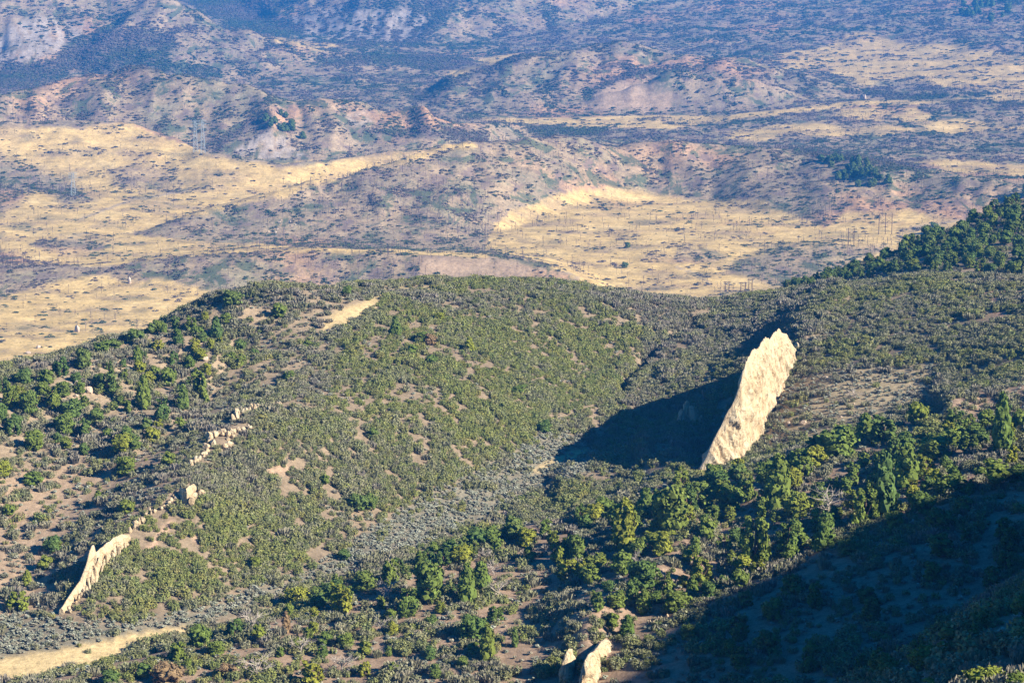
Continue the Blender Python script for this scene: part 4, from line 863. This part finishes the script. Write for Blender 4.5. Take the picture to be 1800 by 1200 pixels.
def scatter(name, pts, sxy, sz, rot, idx, tint, coll, label, category):
    n = len(pts); me = bpy.data.meshes.new(name); me.vertices.add(n); me.vertices.foreach_set('co', pts.astype(np.float32).ravel())
    def fa(nm, arr, t='FLOAT'): a = me.attributes.new(nm, t, 'POINT'); a.data.foreach_set('vector' if t == 'FLOAT_VECTOR' else 'value', np.ascontiguousarray(arr).ravel())
    fa('size', np.stack([sxy, sxy, sz], -1).astype(np.float32), 'FLOAT_VECTOR'); fa('spin', np.stack([rot*0, rot*0, rot], -1).astype(np.float32), 'FLOAT_VECTOR')
    fa('form', idx.astype(np.int32), 'INT'); fa('tint', tint.astype(np.float32)); me.update()
    o = bpy.data.objects.new(name, me); COL.objects.link(o); o['kind'] = 'stuff'; o['label'] = label; o['category'] = category
    g = bpy.data.node_groups.new(name+'_nodes', 'GeometryNodeTree'); g.interface.new_socket('Geometry', in_out='INPUT', socket_type='NodeSocketGeometry'); g.interface.new_socket('Geometry', in_out='OUTPUT', socket_type='NodeSocketGeometry')
    gi = g.nodes.new('NodeGroupInput'); go = g.nodes.new('NodeGroupOutput'); ip = g.nodes.new('GeometryNodeInstanceOnPoints'); ci = g.nodes.new('GeometryNodeCollectionInfo')
    ci.inputs[0].default_value = coll; ci.inputs['Separate Children'].default_value = True; ci.inputs['Reset Children'].default_value = True
    ip.inputs['Pick Instance'].default_value = True
    def na(nm, t): a = g.nodes.new('GeometryNodeInputNamedAttribute'); a.data_type = t; a.inputs[0].default_value = nm; return a.outputs[0]
    g.links.new(gi.outputs[0], ip.inputs['Points']); g.links.new(ci.outputs[0], ip.inputs['Instance']); g.links.new(na('form', 'INT'), ip.inputs['Instance Index'])
    g.links.new(na('spin', 'FLOAT_VECTOR'), ip.inputs['Rotation']); g.links.new(na('size', 'FLOAT_VECTOR'), ip.inputs['Scale']); g.links.new(ip.outputs[0], go.inputs[0])
    md = o.modifiers.new('scatter', 'NODES'); md.node_group = g; return o
dS = np.diff(S1); dY = np.diff(Y1)
AREA = (dS[None, :]*Y1[:-1, None])*dY[:, None]
def sample(dens, cap, smax=0.285, seed=1):
    rg = np.random.default_rng(seed); d = np.clip(dens[:-1, :-1], 0, None)*AREA; d[:, np.abs(S1[:-1]) > smax] = 0
    tot = d.sum(); n = int(min(tot, cap)); cdf = np.cumsum(d.ravel()); k_ = np.searchsorted(cdf, rg.random(n)*cdf[-1]); i, j = np.divmod(k_, NC-1)
    y = Y1[i]+dY[i]*rg.random(n); s = S1[j]+dS[j]*rg.random(n); x = s*y
    ok = np.ones(len(x), bool)
    if seed in (2, 3):
        for a, b, q in ROCKPTS: ok &= (x-a)**2+(y-b)**2/2.2 > q*q
    x, y, i, j = x[ok], y[ok], i[ok], j[ok]
    return np.stack([x, y, ground(x, y)-0.05], -1), i, j, rg
C_oak = source(['oak', 'twig'], M_brush, 'brush', 5); C_sage = source(['sage'], M_sage, 'sage', 5); C_burn = source(['burn'], M_burn, 'burned', 5); C_mound = source(['mound'], M_farb, 'mound', 5)
p, i, j, rg = sample(d_brush, 210000, seed=2); g_ = np.clip(green[i, j]+rg.normal(size=len(p))*0.22, 0, 1)
leafy = g_ > rg.uniform(0.15, 0.5, len(p)); size = rg.uniform(0.8, 1.75, len(p))*np.clip(1.05+0.5*fbm(p[:, 0]/12, p[:, 1]/15, 195, 2), 0.7, 1.5)
scatter('oak_brush', p, size*1.15, size*rg.uniform(0.7, 1.15, len(p)), rg.uniform(0, 6.28, len(p)), np.where(leafy, rg.integers(0, 5, len(p)), rg.integers(5, 10, len(p))), g_, C_oak,
        'dense waist high green and grey oak brush covering the middle and foreground hillsides', 'brush')
p, i, j, rg = sample(d_sage, 200000, seed=3); size = rg.uniform(0.55, 1.45, len(p))
scatter('sagebrush', p, size*1.1, size*0.75, rg.uniform(0, 6.28, len(p)), rg.integers(0, 5, len(p)), p[:, 0]*0, C_sage, 'low grey-green sagebrush on the valley floor and open slopes', 'sagebrush')
vis_far = isfar*(Y < 5600)
cl = fbm(X/(0.011*Y), Y/(0.02*Y)+np.log(Y)*60, 201, 3)
flat_ = 1-grass
d_m = vis_far*(flat_*(0.010+0.075*sstep(0.0, 0.5, cl)+0.10*thick*(1-cliff))+grass*0.0007+grass*0.006*sstep(0.42, 0.6, cl))*(1-bare*0.95)*(1-cliff*0.8)*np.clip(2200/Y, 0.35, 1.4)  # thick packs extra brush onto the slopes painted as shaded
p, i, j, rg = sample(d_m*2.0, 380000, 0.275, seed=4); size = (0.8+3.2*rg.random(len(p))**2.6)*np.clip(p[:, 1]/2300, 0.8, 1.7)
tint = np.clip(0.5+1.3*fbm(p[:, 0]/150, p[:, 1]/190, 211, 3)+rg.normal(size=len(p))*0.3, 0, 1)
scatter('far_brush', p, size*1.5, size*0.75, rg.uniform(0, 6.28, len(p)), rg.integers(0, 5, len(p)), tint, C_mound, 'patchy blue-green and purple-brown brush over the far hills', 'brush')
d_b = vis_far*(flat_*(0.003+0.018*sstep(-0.1, 0.5, fbm(X/170, Y/200, 221, 3)))+grass*0.00035)*(1-bare*0.7)*(1-cliff*0.6)*np.clip(2200/Y, 0.4, 1.3)
p, i, j, rg = sample(d_b, 60000, 0.275, seed=5); hh = rg.uniform(3.0, 7.0, len(p))
scatter('burned_trees', p, hh*0.9, hh, rg.uniform(0, 6.28, len(p)), rg.integers(0, 5, len(p)), p[:, 0]*0, C_burn, 'countless thin charred tree stems standing over the far hills and plain', 'burned trees')

# ------------------------------------------------------------------ haze
if HAZE_DENSITY > 0:
    x0, x1, y0, y1, z0, z1 = -9500, 9500, -60, 7700, float(Z.min())-3, max(float(Z.max()), 10)+12
    V = [(x, y, z) for x in (x0, x1) for y in (y0, y1) for z in (z0, z1)]
    me = mesh('haze', V, [(0,1,3,2),(4,6,7,5),(0,4,5,1),(2,3,7,6),(0,2,6,4),(1,5,7,3)]); o = bpy.data.objects.new('haze', me); COL.objects.link(o); o['kind'] = 'stuff'
    m = bpy.data.materials.new('pale_blue_air'); m.use_nodes = True; nt = m.node_tree; nt.nodes.clear()
    out = nt.nodes.new('ShaderNodeOutputMaterial'); pv = nt.nodes.new('ShaderNodeVolumePrincipled'); pv.inputs['Color'].default_value = (*HAZE_COLOR, 1); pv.inputs['Density'].default_value = HAZE_DENSITY
    nt.links.new(pv.outputs[0], out.inputs['Volume']); me.materials.append(m)
    print('HAZE BOX', z0, z1, 'terrain verts', Z.size, 'X range', X.min(), X.max())
